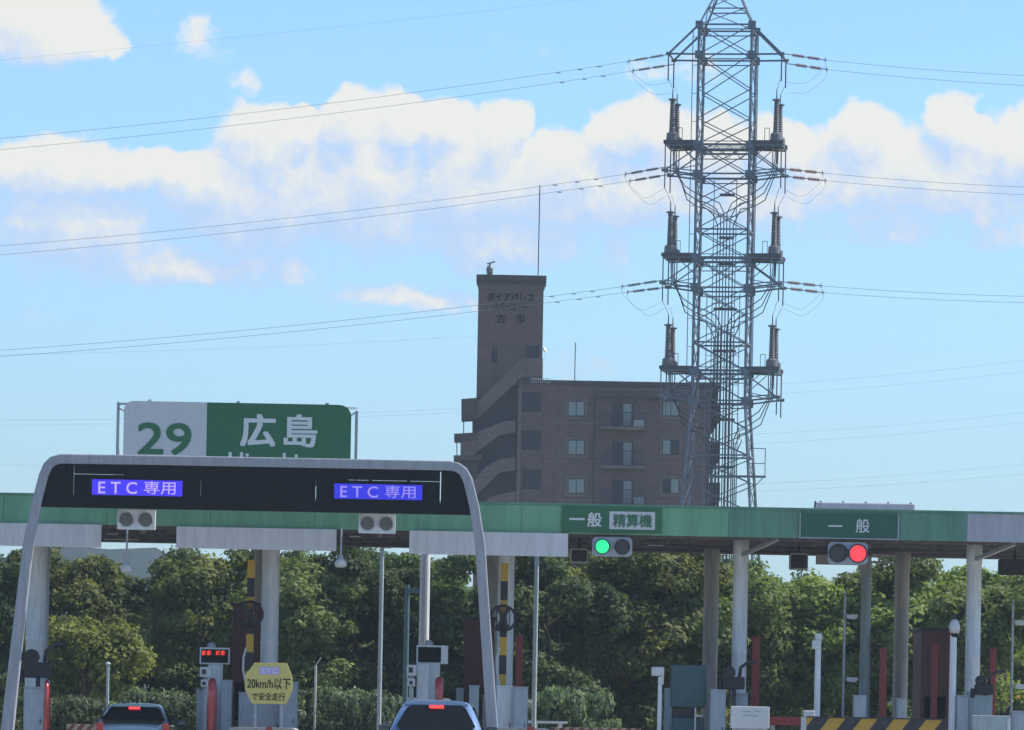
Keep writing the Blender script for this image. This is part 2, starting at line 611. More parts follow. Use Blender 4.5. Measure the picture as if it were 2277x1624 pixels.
def bpr(mb, x0, v0, x1, v1, dd, t):
    return mb.pbox(x0, v0, x1, v1, BD + dd, t)


xa, xb = P(1150, 1000, BD).x, P(1577, 1000, BD).x
wl = MB()
zr = bz(857)
wl.box(xa, xb, BD, BD + 11, 0, zr)
wl.build('wall', 'brick_brown', bld)
rf = MB()
rf.box(P(1322, 870, BD).x, P(1597, 870, BD).x, BD - .55, BD + 11.5, bz(884), bz(866))
rf.box(xa - .1, xb + .75, BD - .12, BD + 11.2, zr + .003, zr + .32)
rf.build('roof_edge', 'brick_dark', bld, bevel=.04)
for i, v in enumerate((909, 995, 1081)):
    for x in (1281.5, 1491.5):
        fr = MB()
        bpr(fr, x - 25, v - 23, x + 25, v + 24, -.10, .3)
        f = fr.build('window', 'brick_light', bld, bevel=.03)
        q = MB()
        bpr(q, x - 19, v - 17, x + 19, v + 17, -.13, .1)
        q.build('frame', 'window_frame', f)
        for s in (-1, 1):
            q = MB()
            bpr(q, x + (1 if s > 0 else -17), v - 15, x + (17 if s > 0 else -1), v + 15, -.15 - .02 * (s > 0), .05)
            q.build('pane', 'curtain' if random.random() < .75 else 'dark_pane_shade', f)
    # balcony with sliding door
    bal = MB()
    bpr(bal, 1335, v + 40, 1436, v + 46.5, -1.2, 1.2)
    bb = bal.build('balcony', 'brick_light', bld)
    q = MB()
    bpr(q, 1361, v - 13, 1408, v + 40, -.06, .1)
    q.build('door_frame', 'dark_pane_shade', bb)
    q = MB()
    bpr(q, 1386, v - 11, 1404, v + 39, -.09, .06)
    q.build('door_pane', 'curtain', bb)
    q = MB()
    for k in range(27):
        bpr(q, 1335.5 + k * 3.85, v + 10, 1336.3 + k * 3.85, v + 40, -1.19, .04)
    bpr(q, 1335, v + 7, 1436, v + 9, -1.2, .06)
    q.build('railing', 'dark_metal', bb)
    if i != 1:
        q = MB()
        bpr(q, 1409, v + 25, 1431, v + 40, -.7, .5)
        q.build('air_conditioner', 'cabinet_white' if i == 0 else 'cabinet_grey', bb, bevel=.03)
    # corridor openings as solid panels, inner shade put into their colour, with pale parapets
    q = MB()
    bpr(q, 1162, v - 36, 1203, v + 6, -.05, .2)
    q.build('corridor_shade_panel', 'dark_pane_shade', bld)
    q = MB()
    bpr(q, 1158, v + 8, 1206, v + 48, -.14, .2)
    q.build('corridor_parapet', 'brick_brown', bld)
    # balconies at the far end seen in profile
    q = MB()
    x0, x1 = P(1577, v, BD).x, P(1602, v, BD).x
    z0 = bz(v + (18 if i < 2 else 24))
    q.prism([(x0, z0 - .95), (x0 + .35, z0 - .9), (x1, z0 - .1), (x1, z0 + 1.25), (x0, z0 + 1.25)], BD + .6, BD + 10)
    q.build('end_balcony', 'brick_dark', bld)
for x in (1322,):
    q = MB()
    q.bar(P(x, 886, BD - .09), Vector((P(x, 886, BD).x, BD - .09, 0)), .05, 8)
    q.build('rain_pipe', 'brick_dark', bld)
for v in (942, 1028, 1114):           # floor bands
    q = MB()
    q.box(P(1207, v, BD).x, xb + .02, BD - .035, BD, bz(v + 1.6), bz(v - 1.6))
    q.build('floor_band', 'brick_light', bld)
q = MB()
bpr(q, 1150.2, 862, 1158, 1120, -.16, .3)
q.build('pilaster', 'brick_light', bld)
# lower floors stay a plain wall; stair tower
TD = 1.5
tw = MB()
c0 = P(1061.5, 750, BD)
x0, x1 = P(1061.5, 750, BD).x, P(1207, 750, BD).x
tw.box(x0, x1, BD + TD, BD + 6, 0, bz(616, 1135))
two = tw.build('stair_tower', 'brick_brown', bld)
q = MB()
q.box(x0 - .17, x1 + .2, BD + TD - .2, BD + 6.2, bz(622, 1135), bz(608, 1135))
q.box(x0 - .08, x1 + .1, BD + TD - .1, BD + 6.1, bz(629, 1135), bz(622, 1135) - .002)
q.build('cornice', 'brick_dark', bld, bevel=.04)
for rect in ((1093.5, 771, 1106, 807), (1170, 769, 1198.5, 795)):
    q = MB()
    bpr(q, *rect, TD - .03, .1)
    q.build('window', 'dark_pane_shade', bld)
DL = BD + TD - .02
lettering('ダイアパレス', 1083, 651, 1188, 670, DL, 'letter_black', bld, .035, .04)
lettering('リバーコート', 1097, 674, 1172, 690, DL, 'letter_black', bld, .02, .04)
lettering('古　市', 1104, 698, 1168, 719, DL, 'letter_black', bld, .035, .04)


def para(pts, dd, t, m, name, bev=0):
    mb = MB()
    mb.prism([(P(x, v, BD).x, P(x, v, BD).z) for x, v in pts], BD + dd, BD + dd + t)
    return mb.build(name, m, bld, bevel=bev)


# outside stair: slanting parapets, near-black panel painting the shade beneath, landings at the left end
para([(1062, 880), (1207, 835), (1207, 1130), (1050, 1130), (1050, 890)], TD - .35, .3, 'dark_pane_shade', 'stair_shade_panel')
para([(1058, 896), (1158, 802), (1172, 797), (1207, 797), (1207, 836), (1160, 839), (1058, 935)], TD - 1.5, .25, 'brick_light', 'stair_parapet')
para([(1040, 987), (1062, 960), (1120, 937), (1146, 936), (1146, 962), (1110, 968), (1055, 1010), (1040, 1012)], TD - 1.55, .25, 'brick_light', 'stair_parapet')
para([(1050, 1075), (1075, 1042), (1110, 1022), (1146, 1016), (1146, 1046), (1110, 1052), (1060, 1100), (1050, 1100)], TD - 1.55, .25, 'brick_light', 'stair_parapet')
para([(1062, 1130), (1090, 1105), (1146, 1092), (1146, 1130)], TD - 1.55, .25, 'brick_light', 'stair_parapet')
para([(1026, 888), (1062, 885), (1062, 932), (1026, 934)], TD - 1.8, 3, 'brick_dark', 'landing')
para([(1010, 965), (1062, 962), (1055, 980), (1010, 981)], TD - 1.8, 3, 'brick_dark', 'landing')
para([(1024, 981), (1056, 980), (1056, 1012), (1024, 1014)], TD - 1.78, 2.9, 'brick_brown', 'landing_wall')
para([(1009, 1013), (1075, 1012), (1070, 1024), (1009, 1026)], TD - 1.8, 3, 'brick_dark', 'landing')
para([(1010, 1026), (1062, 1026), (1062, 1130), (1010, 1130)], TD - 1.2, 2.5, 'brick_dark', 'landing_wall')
for x, va, vb in ((1031, 934, 965), (1016, 981, 1013)):
    q = MB()
    q.bar(P(x, va, BD - 3), P(x, vb, BD - 3), .05)
    q.build('landing_post', 'dark_metal', bld)
q = MB()
q.bar(P(1200.5, 412, BD + 2), P(1196.5, 612, BD + 2), .045, 6)
tag(q.build('lightning_rod', 'dark_metal'), 'tall thin lightning rod on top of the brown stair tower', 'lightning rod')
q = MB()
q.bar(P(1279.5, 762, BD + 3), P(1277.5, 860, BD + 3), .04, 6)
tag(q.build('lightning_rod', 'dark_metal'), 'shorter lightning rod on the lower flat roof right of the stair tower', 'lightning rod')
wx = thing('roof_beacon', 'small round beacon with a slanting arm on the left corner of the tower roof', 'beacon', P(1089, 609, BD + 1))
q = MB()
c = P(1089, 600, BD + 1)
q.lathe(c + Vector((0, 0, -.35)), [(.2, 0), (.25, .2), (.27, .4), (.2, .6), (.08, .68), (.05, .9)], n=14)
q.build('body', 'porcelain', wx, smooth=True)
q = MB()
q.bar(P(1083, 587, BD + 1), P(1101, 582, BD + 1), .07)
q.build('arm', 'porcelain', wx)
q = MB()
q.lathe(P(1208, 779, BD + 1), [(.02, 0), (.16, .05), (.22, .16), (.2, .17)], axis=(1, -.4, .4), n=14)
tag(q.build('satellite_dish', 'cabinet_white', smooth=True), 'small pale satellite dish on the right wall of the stair tower', 'satellite dish')
q = MB()
a, b = P(1181, 852, BD - .5), P(1222, 853, BD - .5)
for k in range(9):
    t = a.lerp(b, k / 8)
    q.bar(t, t + Vector((0, 0, .35)), .022)
q.bar(a + Vector((0, 0, .35)), b + Vector((0, 0, .35)), .03)
tag(q.build('roof_railing', 'cabinet_white'), 'short pale railing on the flat roof at the foot of the tower', 'railing')

# ------------------------------------------------------------------ pylon
PD = 280.0
XAX = P(1619, 60, PD).x
TH = R(7.6)
AX = Vector((math.cos(TH), math.sin(TH), 0))         # along the cross-arms
AY = Vector((-math.sin(TH) * -1, math.cos(TH), 0))   # away from the viewer


def pz(v):
    return P(1619 - .0192 * (v - 60), v, PD).z


AX, AY = Vector((math.cos(TH), -math.sin(TH), 0)), Vector((math.sin(TH), math.cos(TH), 0))


def L(u, w, z):
    return Vector((XAX, PD, z)) + AX * u + AY * w


def half(z):
    z0, z1 = pz(890), pz(1265)
    if z >= z0:
        return 1.41
    return 1.41 + (z0 - z) / (z0 - z1) * .66


pyl = thing('transmission_pylon', 'tall steel lattice pylon with cable platforms standing in front of the brown building', 'pylon', (XAX, PD, 0))
B = MB()
LEG, DG = .085, .036
zs_top = pz(62)
lv = [pz(v) for v in (62, 128, 205, 270, 327, 392, 452, 515, 577, 644, 704, 765, 827, 894, 955, 1015, 1075, 1140, 1210, 1290, 1380, 1480)] + [0.0]
corners = ((-1, -1), (1, -1), (1, 1), (-1, 1))
for cu, cw in corners:
    B.tube([L(cu * half(z), cw * half(z), z) for z in lv], LEG, 6)
for i in range(len(lv) - 1):
    za, zb = lv[i], lv[i + 1]
    ha, hb = half(za), half(zb)
    for k in range(4):
        (a0, a1), (b0, b1) = corners[k], corners[(k + 1) % 4]
        r = DG if k in (0, 2) else DG * .8
        B.bar(L(a0 * ha, a1 * ha, za), L(b0 * hb, b1 * hb, zb), r)
        B.bar(L(b0 * ha, b1 * ha, za), L(a0 * hb, a1 * hb, zb), r)
        if i in (0, 1, 4, 5, 7, 8, 9, 11, 12, 13, 15, 18):
            B.bar(L(a0 * ha, a1 * ha, za), L(b0 * ha, b1 * ha, za), .06)
            if i in (0, 1, 4, 5, 8, 9, 12, 13):
                B.bar(L(a0 * ha, a1 * ha, za - .25), L(b0 * ha, b1 * ha, za - .25), .04)
    # gusset plates
for v in (62, 128, 327, 392, 577, 644, 827, 894):
    z = pz(v)
    for cu, cw in corners:
        c = L(cu * 1.41, cw * 1.41, z)
        B.box(c.x - .2, c.x + .2, c.y - .1, c.y + .1, z - .22, z + .18)
# peak
zp = pz(-58)
for cu, cw in corners:
    B.tube([L(cu * 1.41, cw * 1.41, zs_top), L(cu * .1, cw * .1, zp)], .055, 6)
for (va, vb) in ((62, 24), (24, -8), (-8, -30)):
    za, zb = pz(va), pz(vb)
    ha, hb = [1.41 + (z - zs_top) / (zp - zs_top) * (-1.31) for z in (za, zb)]
    for k in range(4):
        (a0, a1), (b0, b1) = corners[k], corners[(k + 1) % 4]
        B.bar(L(b0 * hb, b1 * hb, zb), L(a0 * hb, a1 * hb, zb), .045)
        B.bar(L(a0 * ha, a1 * ha, za), L(b0 * hb, b1 * hb, zb), .03)
B.build('lattice_tower', 'pylon_steel', pyl)
# step ladders outside the legs
for s in (-1, 1):
    q = MB()
    q.bar(L(s * 1.75, -1.2, pz(70)), L(s * 1.75, -1.2, pz(900)), .03)
    for z in np.arange(pz(900), pz(70), 1.5):
        q.bar(L(s * 1.75, -1.2, z), L(s * 1.41, -1.41, z), .02)
    q.build('safety_rail', 'pylon_steel', pyl)
# top arms
for s in (-1, 1):
    q = MB()
    zt, zm = pz(62), pz(128)
    for w in (-1.41, 1.41):
        tip = L(s * 3.02, w, zm + .02)
        q.bar(L(s * 1.41, w, zt), tip, .07)
        q.bar(L(s * 1.41, w, zm), tip, .065)
        q.bar(tip, tip - Vector((0, 0, 1.45)), .05)
        q.bar(tip + Vector((-.14, 0, 0)), tip + Vector((.14, 0, 0)), .12)
    q.bar(L(s * 3.02, -1.41, zm + .02), L(s * 3.02, 1.41, zm + .02), .05)
    q.build('cross_arm', 'pylon_steel', pyl)
# platform arms with cable terminals
for lev, vP in enumerate((327, 577, 827)):
    z0 = pz(vP)
    z1, z2 = pz(vP + 58), pz(vP + 68)
    for w in (-1.41, 1.41):
        q = MB()
        for dz, r in ((.16, .03), (-.05, .045), (-.5, .035)):
            q.bar(L(-1.41, w, z0 + dz), L(1.41, w, z0 + dz), r)
        for k in range(4):
            x_ = -1.41 + k * .705
            q.bar(L(x_, w, z0 - .5), L(x_ + .35, w, z0 - .05), .025)
            q.bar(L(x_ + .35, w, z0 - .05), L(x_ + .705, w, z0 - .5), .025)
        q.build('platform_girder', 'pylon_steel', pyl)
    for s in (-1, 1):
        q = MB()
        for w in (-1.41, 1.41):
            q.bar(L(s * 1.41, w, z0), L(s * 3.1, w, z0 - .05), .06)
            q.bar(L(s * 1.41, w, z2), L(s * 3.1, w, z1), .06)
            q.bar(L(s * 1.41, w, z2 + .2), L(s * 2.9, w, z1 + .12), .04)
            q.bar(L(s * 3.1, w, z0), L(s * 3.1, w, z1 - .95), .045)
            q.bar(L(s * 2.65, w, z0), L(s * 2.65, w, z1), .04)
            q.bar(L(s * 3.1, w, z1), L(s * 1.41, w, z0 - .2), .045)
            q.bar(L(s * 1.41, w, z0 - .9), L(s * 2.3, w, z0 - .1), .03)
            q.bar(L(s * 1.41, w, z2 + .5), L(s * 2.65, w, z1), .03)
            q.bar(L(s * 3.1, w, z1) + Vector((-.18, 0, 0)), L(s * 3.1, w, z1) + Vector((.18, 0, 0)), .11)
        q.bar(L(s * 3.1, -1.41, z1), L(s * 3.1, 1.41, z1), .05)
        q.bar(L(s * 3.1, -1.41, z0), L(s * 3.1, 1.41, z0), .05)
        q.build('cross_arm', 'pylon_steel', pyl)
        q = MB()
        for w0, w1 in ((-1.5, -.8), (.8, 1.5)):
            p = [L(s * 1.36, w0, 0), L(s * 3.2, w0, 0), L(s * 3.2, w1, 0), L(s * 1.36, w1, 0)]
            vs = [(a.x, a.y, z0 + dz) for dz in (.03, .21) for a in p]
            q.add(vs, [(3, 2, 1, 0), (4, 5, 6, 7), (0, 1, 5, 4), (1, 2, 6, 5), (2, 3, 7, 6), (3, 0, 4, 7)])
        for u in (1.7, 2.5, 3.1):
            q.bar(L(s * u, -.8, z0 + .1), L(s * u, .8, z0 + .1), .05)
        for a, b2 in (((2.2, -1.45), (2.2, -1.45)), ((2.45, -1.45), (2.45, -1.45))):
            q.bar(L(s * a[0], a[1], z0 + .2), L(s * a[0], a[1], z0 + .85), .022)
        q.bar(L(s * 2.2, -1.45, z0 + .85), L(s * 2.45, -1.45, z0 + .85), .022)
        q.build('platform', 'deck_steel', pyl)
        for w in (-1.15, 1.15):
            c = L(s * 2.78, w, z0 + .22)
            q = MB()
            prof = [(.32, 0), (.30, .35), (.2, .42)]
            for k in range(13):
                h = .45 + k * .125
                prof += [(.150 - k * .003, h), (.180 - k * .0035, h + .05)]
            prof += [(.12, 2.10), (.24, 2.14), (.24, 2.2), (.04, 2.24), (.025, 2.75)]
            q.lathe(c, prof, n=12)
            t = q.build('cable_terminal', 'porcelain', pyl)
            q = MB()
            q.tube([c + Vector((0, 0, 2.7)), L(s * 2.95, w * 1.3, z0 + 3.4), L(s * 3.06, w * 1.6, pz(vP - 250 + 58) - (1.45 if lev == 0 else 1.0) if lev else pz(128) - 1.4)], .014, 4)
            q.build('lead_wire', 'wire', t)
# power cables sweeping under the arms and down the middle of the tower
slot = 0
for lev, vP in enumerate((327, 577, 827)):
    z0 = pz(vP)
    for s in (-1, 1):
        for w in (-.85, 0, .85):
            k = ((.08, .25, .42), (.16, .34, .52), (.60, .69, .78))[lev][(w >= 0) + (w > 0)] * (-1 if s < 0 else 1) + .1
            yy = -.5 + .33 * lev + .1 * (w > 0)
            dz = (w + .85) * .36
            path = [L(s * 2.74, w, z0), L(s * 2.72, w, z0 - .8), L(s * 2.55, w, z0 - 1.5), L(s * 2.1, w * .8, z0 - 2.15 - dz), L(s * 1.5, w * .5, z0 - 2.55 - dz),
                    L(s * .9, yy, z0 - 2.75 - dz), L(k + s * .25, yy, z0 - 3.05 - dz), L(k, yy, z0 - 3.6 - dz), L(k, yy, 8), L(k, yy, .2)]
            q = MB()
            q.tube(path, .031, 6)
            q.build('power_cable', 'cable_black', pyl)
q = MB()
for x in (-.78, -.5, .7, .98):
    zt = pz(405) if x in (-.5, .7) else pz(655)
    q.bar(L(x, -.75, zt), L(x, -.75, 0), .03)
for z in np.arange(.6, pz(420), 1.55):
    q.bar(L(-.5, -.75, z), L(.7, -.75, z), .024)
    if z < pz(660):
        q.bar(L(-.78, -.75, z + .3), L(.98, -.75, z + .3), .02)
q.build('cable_ladder', 'pylon_steel', pyl)
for v in (437, 532, 590, 690, 783, 935, 1040):
    q = MB()
    z = pz(v)
    a = .4 if v < 640 else .62
    q.box(XAX + .1 - a, XAX + .1 + a, PD - .85, PD - .7, z - .07, z + .07)
    q.build('cable_clamp', 'deck_steel', pyl)
q = MB()                                  # small service balcony low on the right leg
z = pz(1062)
h = half(z)
for u in (h, h + .85):
    q.bar(L(u, -1.5, z), L(u, -1.5, z + 1.5), .03)
for zz in (.7, 1.5):
    q.bar(L(h, -1.5, z + zz), L(h + .85, -1.5, z + zz), .03)
q.bar(L(-h, -1.5, z), L(h + .9, -1.5, z), .08)
q.bar(L(h + .8, -1.5, z), L(h + .1, -1.5, z - .75), .03)
q.build('service_balcony', 'pylon_steel', pyl)

INS = [  # insulator ends (tower side, wire side), wire far end, name for the label
    ((1485, 121), (1395, 137), (0, 308), 'upper wire of the top pair running left from the pylon'),
    ((1487, 145), (1405, 158), (0, 333), 'lower wire of the top pair running left from the pylon'),
    ((1472, 373), (1388, 388), (0, 547), 'upper wire of the middle pair running left from the pylon'),
    ((1477, 390), (1398, 403), (0, 567), 'lower wire of the middle pair running left from the pylon'),
    ((1470, 624), (1380, 638), (0, 779), 'upper wire of the bottom pair running left behind the stair tower'),
    ((1474, 640), (1393, 650), (0, 793), 'lower wire of the bottom pair running left behind the stair tower'),
    ((1752, 121), (1838, 134), (2277, 168), 'upper wire of the top pair running right from the pylon'),
    ((1760, 143), (1841, 155), (2277, 190), 'lower wire of the top pair running right from the pylon'),
    ((1747, 376), (1832, 385), (2277, 416), 'upper wire of the middle pair running right from the pylon'),
    ((1754, 393), (1838, 402), (2277, 433), 'lower wire of the middle pair running right from the pylon'),
    ((1742, 627), (1829, 636), (2277, 659), 'upper wire of the bottom pair running right from the pylon'),
    ((1748, 641), (1833, 651), (2277, 673), 'lower wire of the bottom pair running right from the pylon'),
]
for i, (a, b, e, lab) in enumerate(INS):
    side = -1 if i < 6 else 1
    front = -1 if i % 2 == 0 else 1
    dd = PD + front * 1.4
    A, Bp = P(*a, dd), P(*b, dd)
    q = MB()
    q.bar(A, Bp, .03)
    n = 16
    red = side > 0
    tip = P(a[0] - side * 14, a[1] - 2, dd)
    q.bar(tip, A, .03)
    for k in range(n):
        t = .12 + .7 * k / n
        c = A.lerp(Bp, t)
        dr = (Bp - A).normalized()
        if k in (7, 8):
            continue
        q.lathe(c, [(.05, 0), (.115 if red else .09, .03), (.05, .07)], axis=dr, n=8)
    q.bar(A.lerp(Bp, .96) + Vector((0, 0, .12)), A.lerp(Bp, .96) - Vector((0, 0, .12)), .03)
    q.build('insulator_string', 'insulator_red' if red else 'porcelain', pyl)
    # jumper loop from the string's end back to the hanging rod
    q = MB()
    vdrop = 48
    rod = P(a[0] + (-side) * -2 - side * 6, a[1] + (62 if i in (0, 1, 6, 7) else 45), dd)
    pts = []
    m1 = P(b[0] - side * 10 if side < 0 else b[0] - 12, b[1] + 38, dd)
    m1 = P(b[0] - side * 22, b[1] + 34, dd)
    m2 = P(b[0] - side * 50, b[1] + 52, dd)
    ctl = [Bp, P(b[0] - side * 6, b[1] + 18, dd), m1, m2, rod]
    for k in range(4):
        p0, p1, p2, p3 = ctl[max(0, k - 1)], ctl[k], ctl[k + 1], ctl[min(4, k + 2)]
        for j in range(5):
            t = j / 5
            pts.append(.5 * ((2 * p1) + (p2 - p0) * t + (2 * p0 - 5 * p1 + 4 * p2 - p3) * t * t + (3 * p1 - p0 - 3 * p2 + p3) * t ** 3))
    pts.append(rod)
    q.tube(pts, .009, 4)
    q.build('jumper_loop', 'wire', pyl)
    # the wire itself, with sag, carried on past the frame
    q = MB()
    E = P(*e, dd)
    pts = []
    for k in range(31):
        t = k / 30 * 1.25
        p = Bp.lerp(E, t)
        sag = (.28 if side < 0 else .08) * 4 * t * (1 - t)
        pts.append(p - Vector((0, 0, sag)))
    q.tube(pts, .010, 5)
    if side < 0:
        for t in (.045, .075, .11):
            c = Bp.lerp(E, t) - Vector((0, 0, .28 * 4 * t * (1 - t) + .05))
            q.bar(c - Vector((.12, 0, 0)), c + Vector((.12, 0, 0)), .028)
    tag(q.build('power_line', 'wire'), 'thin ' + lab, 'wire', 'power lines on the pylon')
FAINT = [((-200, 152), (1700, -48), 'faint overhead wire crossing the upper left sky above the clouds'),
         ((-100, 935), (1100, 905), 'faint wire behind the green and white number sign, upper one'),
         ((-100, 946), (1100, 913), 'faint wire behind the green and white number sign, lower one'),
         ((-100, 1030), (1050, 1040), 'faint wire just above the left end of the green fascia'),
         ((-100, 790), (1100, 745), 'faint wire low in the blue sky left of the stair tower'),
         ((1650, 859), (2400, 785), 'first faint wire down on the right, beside the lowest platform'),
         ((1650, 880), (2400, 811), 'second faint wire down on the right, beside the lowest platform'),
         ((1650, 967), (2400, 903), 'third faint wire down on the right, level with the top windows'),
         ((1650, 988), (2400, 924), 'fourth faint wire down on the right, level with the top windows'),
         ((1650, 1077), (2400, 1018), 'fifth faint wire down on the right, above the green fascia'),
         ((1650, 1093), (2400, 1041), 'lowest faint wire on the right, just above the green fascia')]
for a, b, lab in FAINT:
    q = MB()
    A, Bp = P(*a, 520), P(*b, 520)
    q.tube([A.lerp(Bp, k / 12) - Vector((0, 0, .35 * 4 * (k / 12) * (1 - k / 12))) for k in range(13)], .009, 4)
    tag(q.build('overhead_wire', 'wire'), lab, 'wire', 'faint wires in the far sky')
# ------------------------------------------------------------------ toll canopy
FD = 120.0
can = thing('toll_canopy', 'long green toll plaza canopy on round columns spanning every lane', 'canopy', ground_at(1105, 1600, FD))
FZ0, FZ1 = P(1138, 1184.5, FD).z, P(1138, 1122, FD).z
XL, XR = -16.5, P(2150.5, 1170, FD).x
XE = 15.5


def fx(x, v=1160):
    return P(x, v, FD).x


for (xa_, xb_, m_, n_) in ((XL, fx(1620), 'fascia_green', 9), (fx(1620), XR, 'fascia_teal', 3), (XR, XE, 'fascia_grey', 2)):
    for i in range(n_):
        q = MB()
        w_ = (xb_ - xa_) / n_
        q.box(xa_ + w_ * i + .004, xa_ + w_ * (i + 1) - .004, FD - (.002 if i % 2 else 0), FD + .12, FZ0, FZ1)
        q.build('fascia_panel', m_, can)
q = MB()
q.box(XL, XE, FD - .03, FD + .16, FZ1 + .002, FZ1 + .05)
q.build('fascia_cap', 'fascia_teal', can)
BK = FD + 10.6
q = MB()
q.box(XL, XE, FD + .13, BK, FZ0 + .30, FZ1 - .05)
q.build('roof_deck', 'roof_deck', can)
q = MB()
q.box(XL, XE, FD + .13, BK + .12, FZ0 + .16, FZ0 + .296)
q.build('soffit', 'soffit', can)
q = MB()
q.box(XL, XE, BK + .125, BK + .24, FZ0 - .04, FZ1)
q.build('back_fascia', 'soffit', can)
for y in (FD + .5, FD + 3.4, FD + 6.6, FD + 9.6):
    q = MB()
    q.box(XL, XE, y, y + .2, FZ0 - .05, FZ0 + .157)
    q.build('beam', 'soffit', can)
q = MB()
xs = np.arange(XL + .7, XE, 1.35)
for x in xs:
    q.box(x, x + .1, FD + .74, BK - .7, FZ0 + .03, FZ0 + .155)
q.build('purlins', 'dark_metal', can)
for (x0, v0, x1, v1) in ((238, 1187, 262, 1188.5), (230, 1199, 310, 1200.5), (778, 1192, 802, 1194), (1440, 1212, 1475, 1213.5)):
    q = MB()
    q.pbox(x0, v0, x1, v1, FD + 3.2, .1)
    q.build('soffit_lamp', 'cabinet_white', can)

# columns: (x, v measured at, depth, radius, material, top)
for (x, v, d, r, m) in ((81, 1350, FD + 2.2, .235, 'column_paint'), (601, 1330, FD + 2.2, .205, 'column_paint'), (576, 1330, FD + 8.2, .13, 'column_old'),
                        (1125, 1330, FD + 2.2, .19, 'column_paint'), (1092, 1330, FD + 8.2, .20, 'column_old'),
                        (1646, 1330, FD + 2.2, .175, 'column_paint'), (1581, 1350, FD + 8.6, .185, 'column_old'),
                        (2165, 1330, FD + 2.2, .175, 'column_paint'), (2005, 1350, FD + 8.6, .18, 'column_old')):
    b = ground_at(x, v, d)
    q = MB()
    prof = [(r * 1.35, .15), (r * 1.35, .35), (r, .42), (r, 2.95), (r * 1.04, 2.96), (r * 1.04, 3.0), (r, 3.01), (r, FZ0 - .45), (r * 1.06, FZ0 - .44), (r * 1.06, FZ0 + .2)]
    q.lathe(b, prof, n=28)
    c = q.build('column', m, can, smooth=False)
    for p_ in c.data.polygons:
        p_.use_smooth = len(p_.vertices) == 4
    if d < FD + 4:
        q = MB()
        q.bar(b + Vector((0, -.1, FZ0 - .35)), Vector((b.x + .75, FD + .35, FZ0 - .02)), .06, 4)
        q.build('brace', 'galvanised', c)
# square rear column, left edge
q = MB()
c = ground_at(100, 1400, FD + 3)
q.box(c.x - .07, c.x + .07, c.y, c.y + .15, .15, FZ0)
q.build('column', 'galvanised', can)

# blank panels hanging under the fascia
for (x0, v0, x1, v1, lab) in ((-60, 1160, 225, 1215, 'blank white panel hanging under the fascia behind the left leg of the arch'),
                              (392, 1170, 748, 1222, 'blank white panel under the fascia between the two unlit lane signals'),
                              (910, 1179, 1263, 1235, 'blank white panel under the fascia behind the right leg of the arch')):
    t = thing('blank_sign', lab, 'panel', P((x0 + x1) / 2, v1, FD - .12), 'blank panels under the canopy edge')
    q = MB()
    q.pbox(x0, v0 + 4, x1, v1, FD - .12, .06)
    q.build('sheet', 'white_panel', t, bevel=.006)
    q = MB()
    for x in (x0 + 12, (x0 + x1) / 2, x1 - 12):
        q.pbox(x - 2, v0 + 8, x + 2, v1 - 6, FD - .058, .05)
    q.build('bracket', 'galvanised', t)

# signs on the fascia
sg = thing('lane_sign', 'green fascia sign with two white characters beside a white box of three green ones', 'sign', P(1360, 1184, FD - .08))
q = MB()
q.pbox(1249.5, 1126, 1471.5, 1184, FD - .07, .06)
q.build('board', 'sign_green', sg, bevel=.005)
q = MB()
q.pbox(1355, 1138, 1456.5, 1177.5, FD - .085, .015)
pl = q.build('white_box', 'sign_white', sg)
lettering('一', 1266, 1152, 1300, 1156.5, FD - .07, 'letter_white', sg, .03)
lettering('般', 1306, 1139, 1338, 1172, FD - .07, 'letter_white', sg, .02)
lettering('精算機', 1363, 1143, 1450, 1173, FD - .085, 'letter_green', sg, .02)
sg = thing('lane_sign', 'dark green fascia sign with two widely spaced white characters above the red light', 'sign', P(1888, 1196, FD - .08))
q = MB()
q.pbox(1779, 1141, 1997.5, 1198, FD - .07, .06)
q.build('board', 'sign_dark', sg, bevel=.005)
q = MB()
for r in ((1778, 1140, 1780.3, 1198), (1996.5, 1145, 1999, 1201), (1780.6, 1196.5, 1996.3, 1198.7)):
    q.pbox(*r, FD - .085, .02)
q.build('border', 'fascia_grey', sg)
lettering('一', 1842, 1168.3, 1873, 1171.5, FD - .07, 'letter_white', sg, .01)
lettering('般', 1903, 1154, 1933.5, 1185, FD - .07, 'letter_white', sg, .008)

# place-name sign standing on the canopy roof
ND = FD + 2.5
ns = thing('place_sign', 'large white and green place sign numbered 29 standing on the canopy roof', 'sign', P(527, 1100, ND))
k = ND / F
pa, pb, pm = P(274, 985, ND), P(780, 985, ND), P(458.6, 985, ND)
zt, zb = P(527, 896, ND).z, P(527, 1078, ND).z
q = MB()
q.prism(rpoly(pa.x, zb, pm.x - .003, zt, .22, corners=(1, 0, 0, 1)), ND, ND + .08)
q.build('number_panel', 'sign_white', ns)
q = MB()
q.prism(rpoly(pm.x + .003, zb, pb.x, zt, .28, corners=(0, 1, 1, 0)), ND, ND + .08)
q.build('name_panel', 'sign_green', ns)
lettering('29', 306, 940, 426, 1012, ND, 'letter_green', ns, .02)
lettering('広', 534, 920, 613, 994, ND, 'letter_white', ns, .028)
lettering('島', 631, 921, 706, 995, ND, 'letter_white', ns, .022)
lettering('Hiroshima', 508, 1007, 728, 1046, ND, 'letter_white', ns, .02)
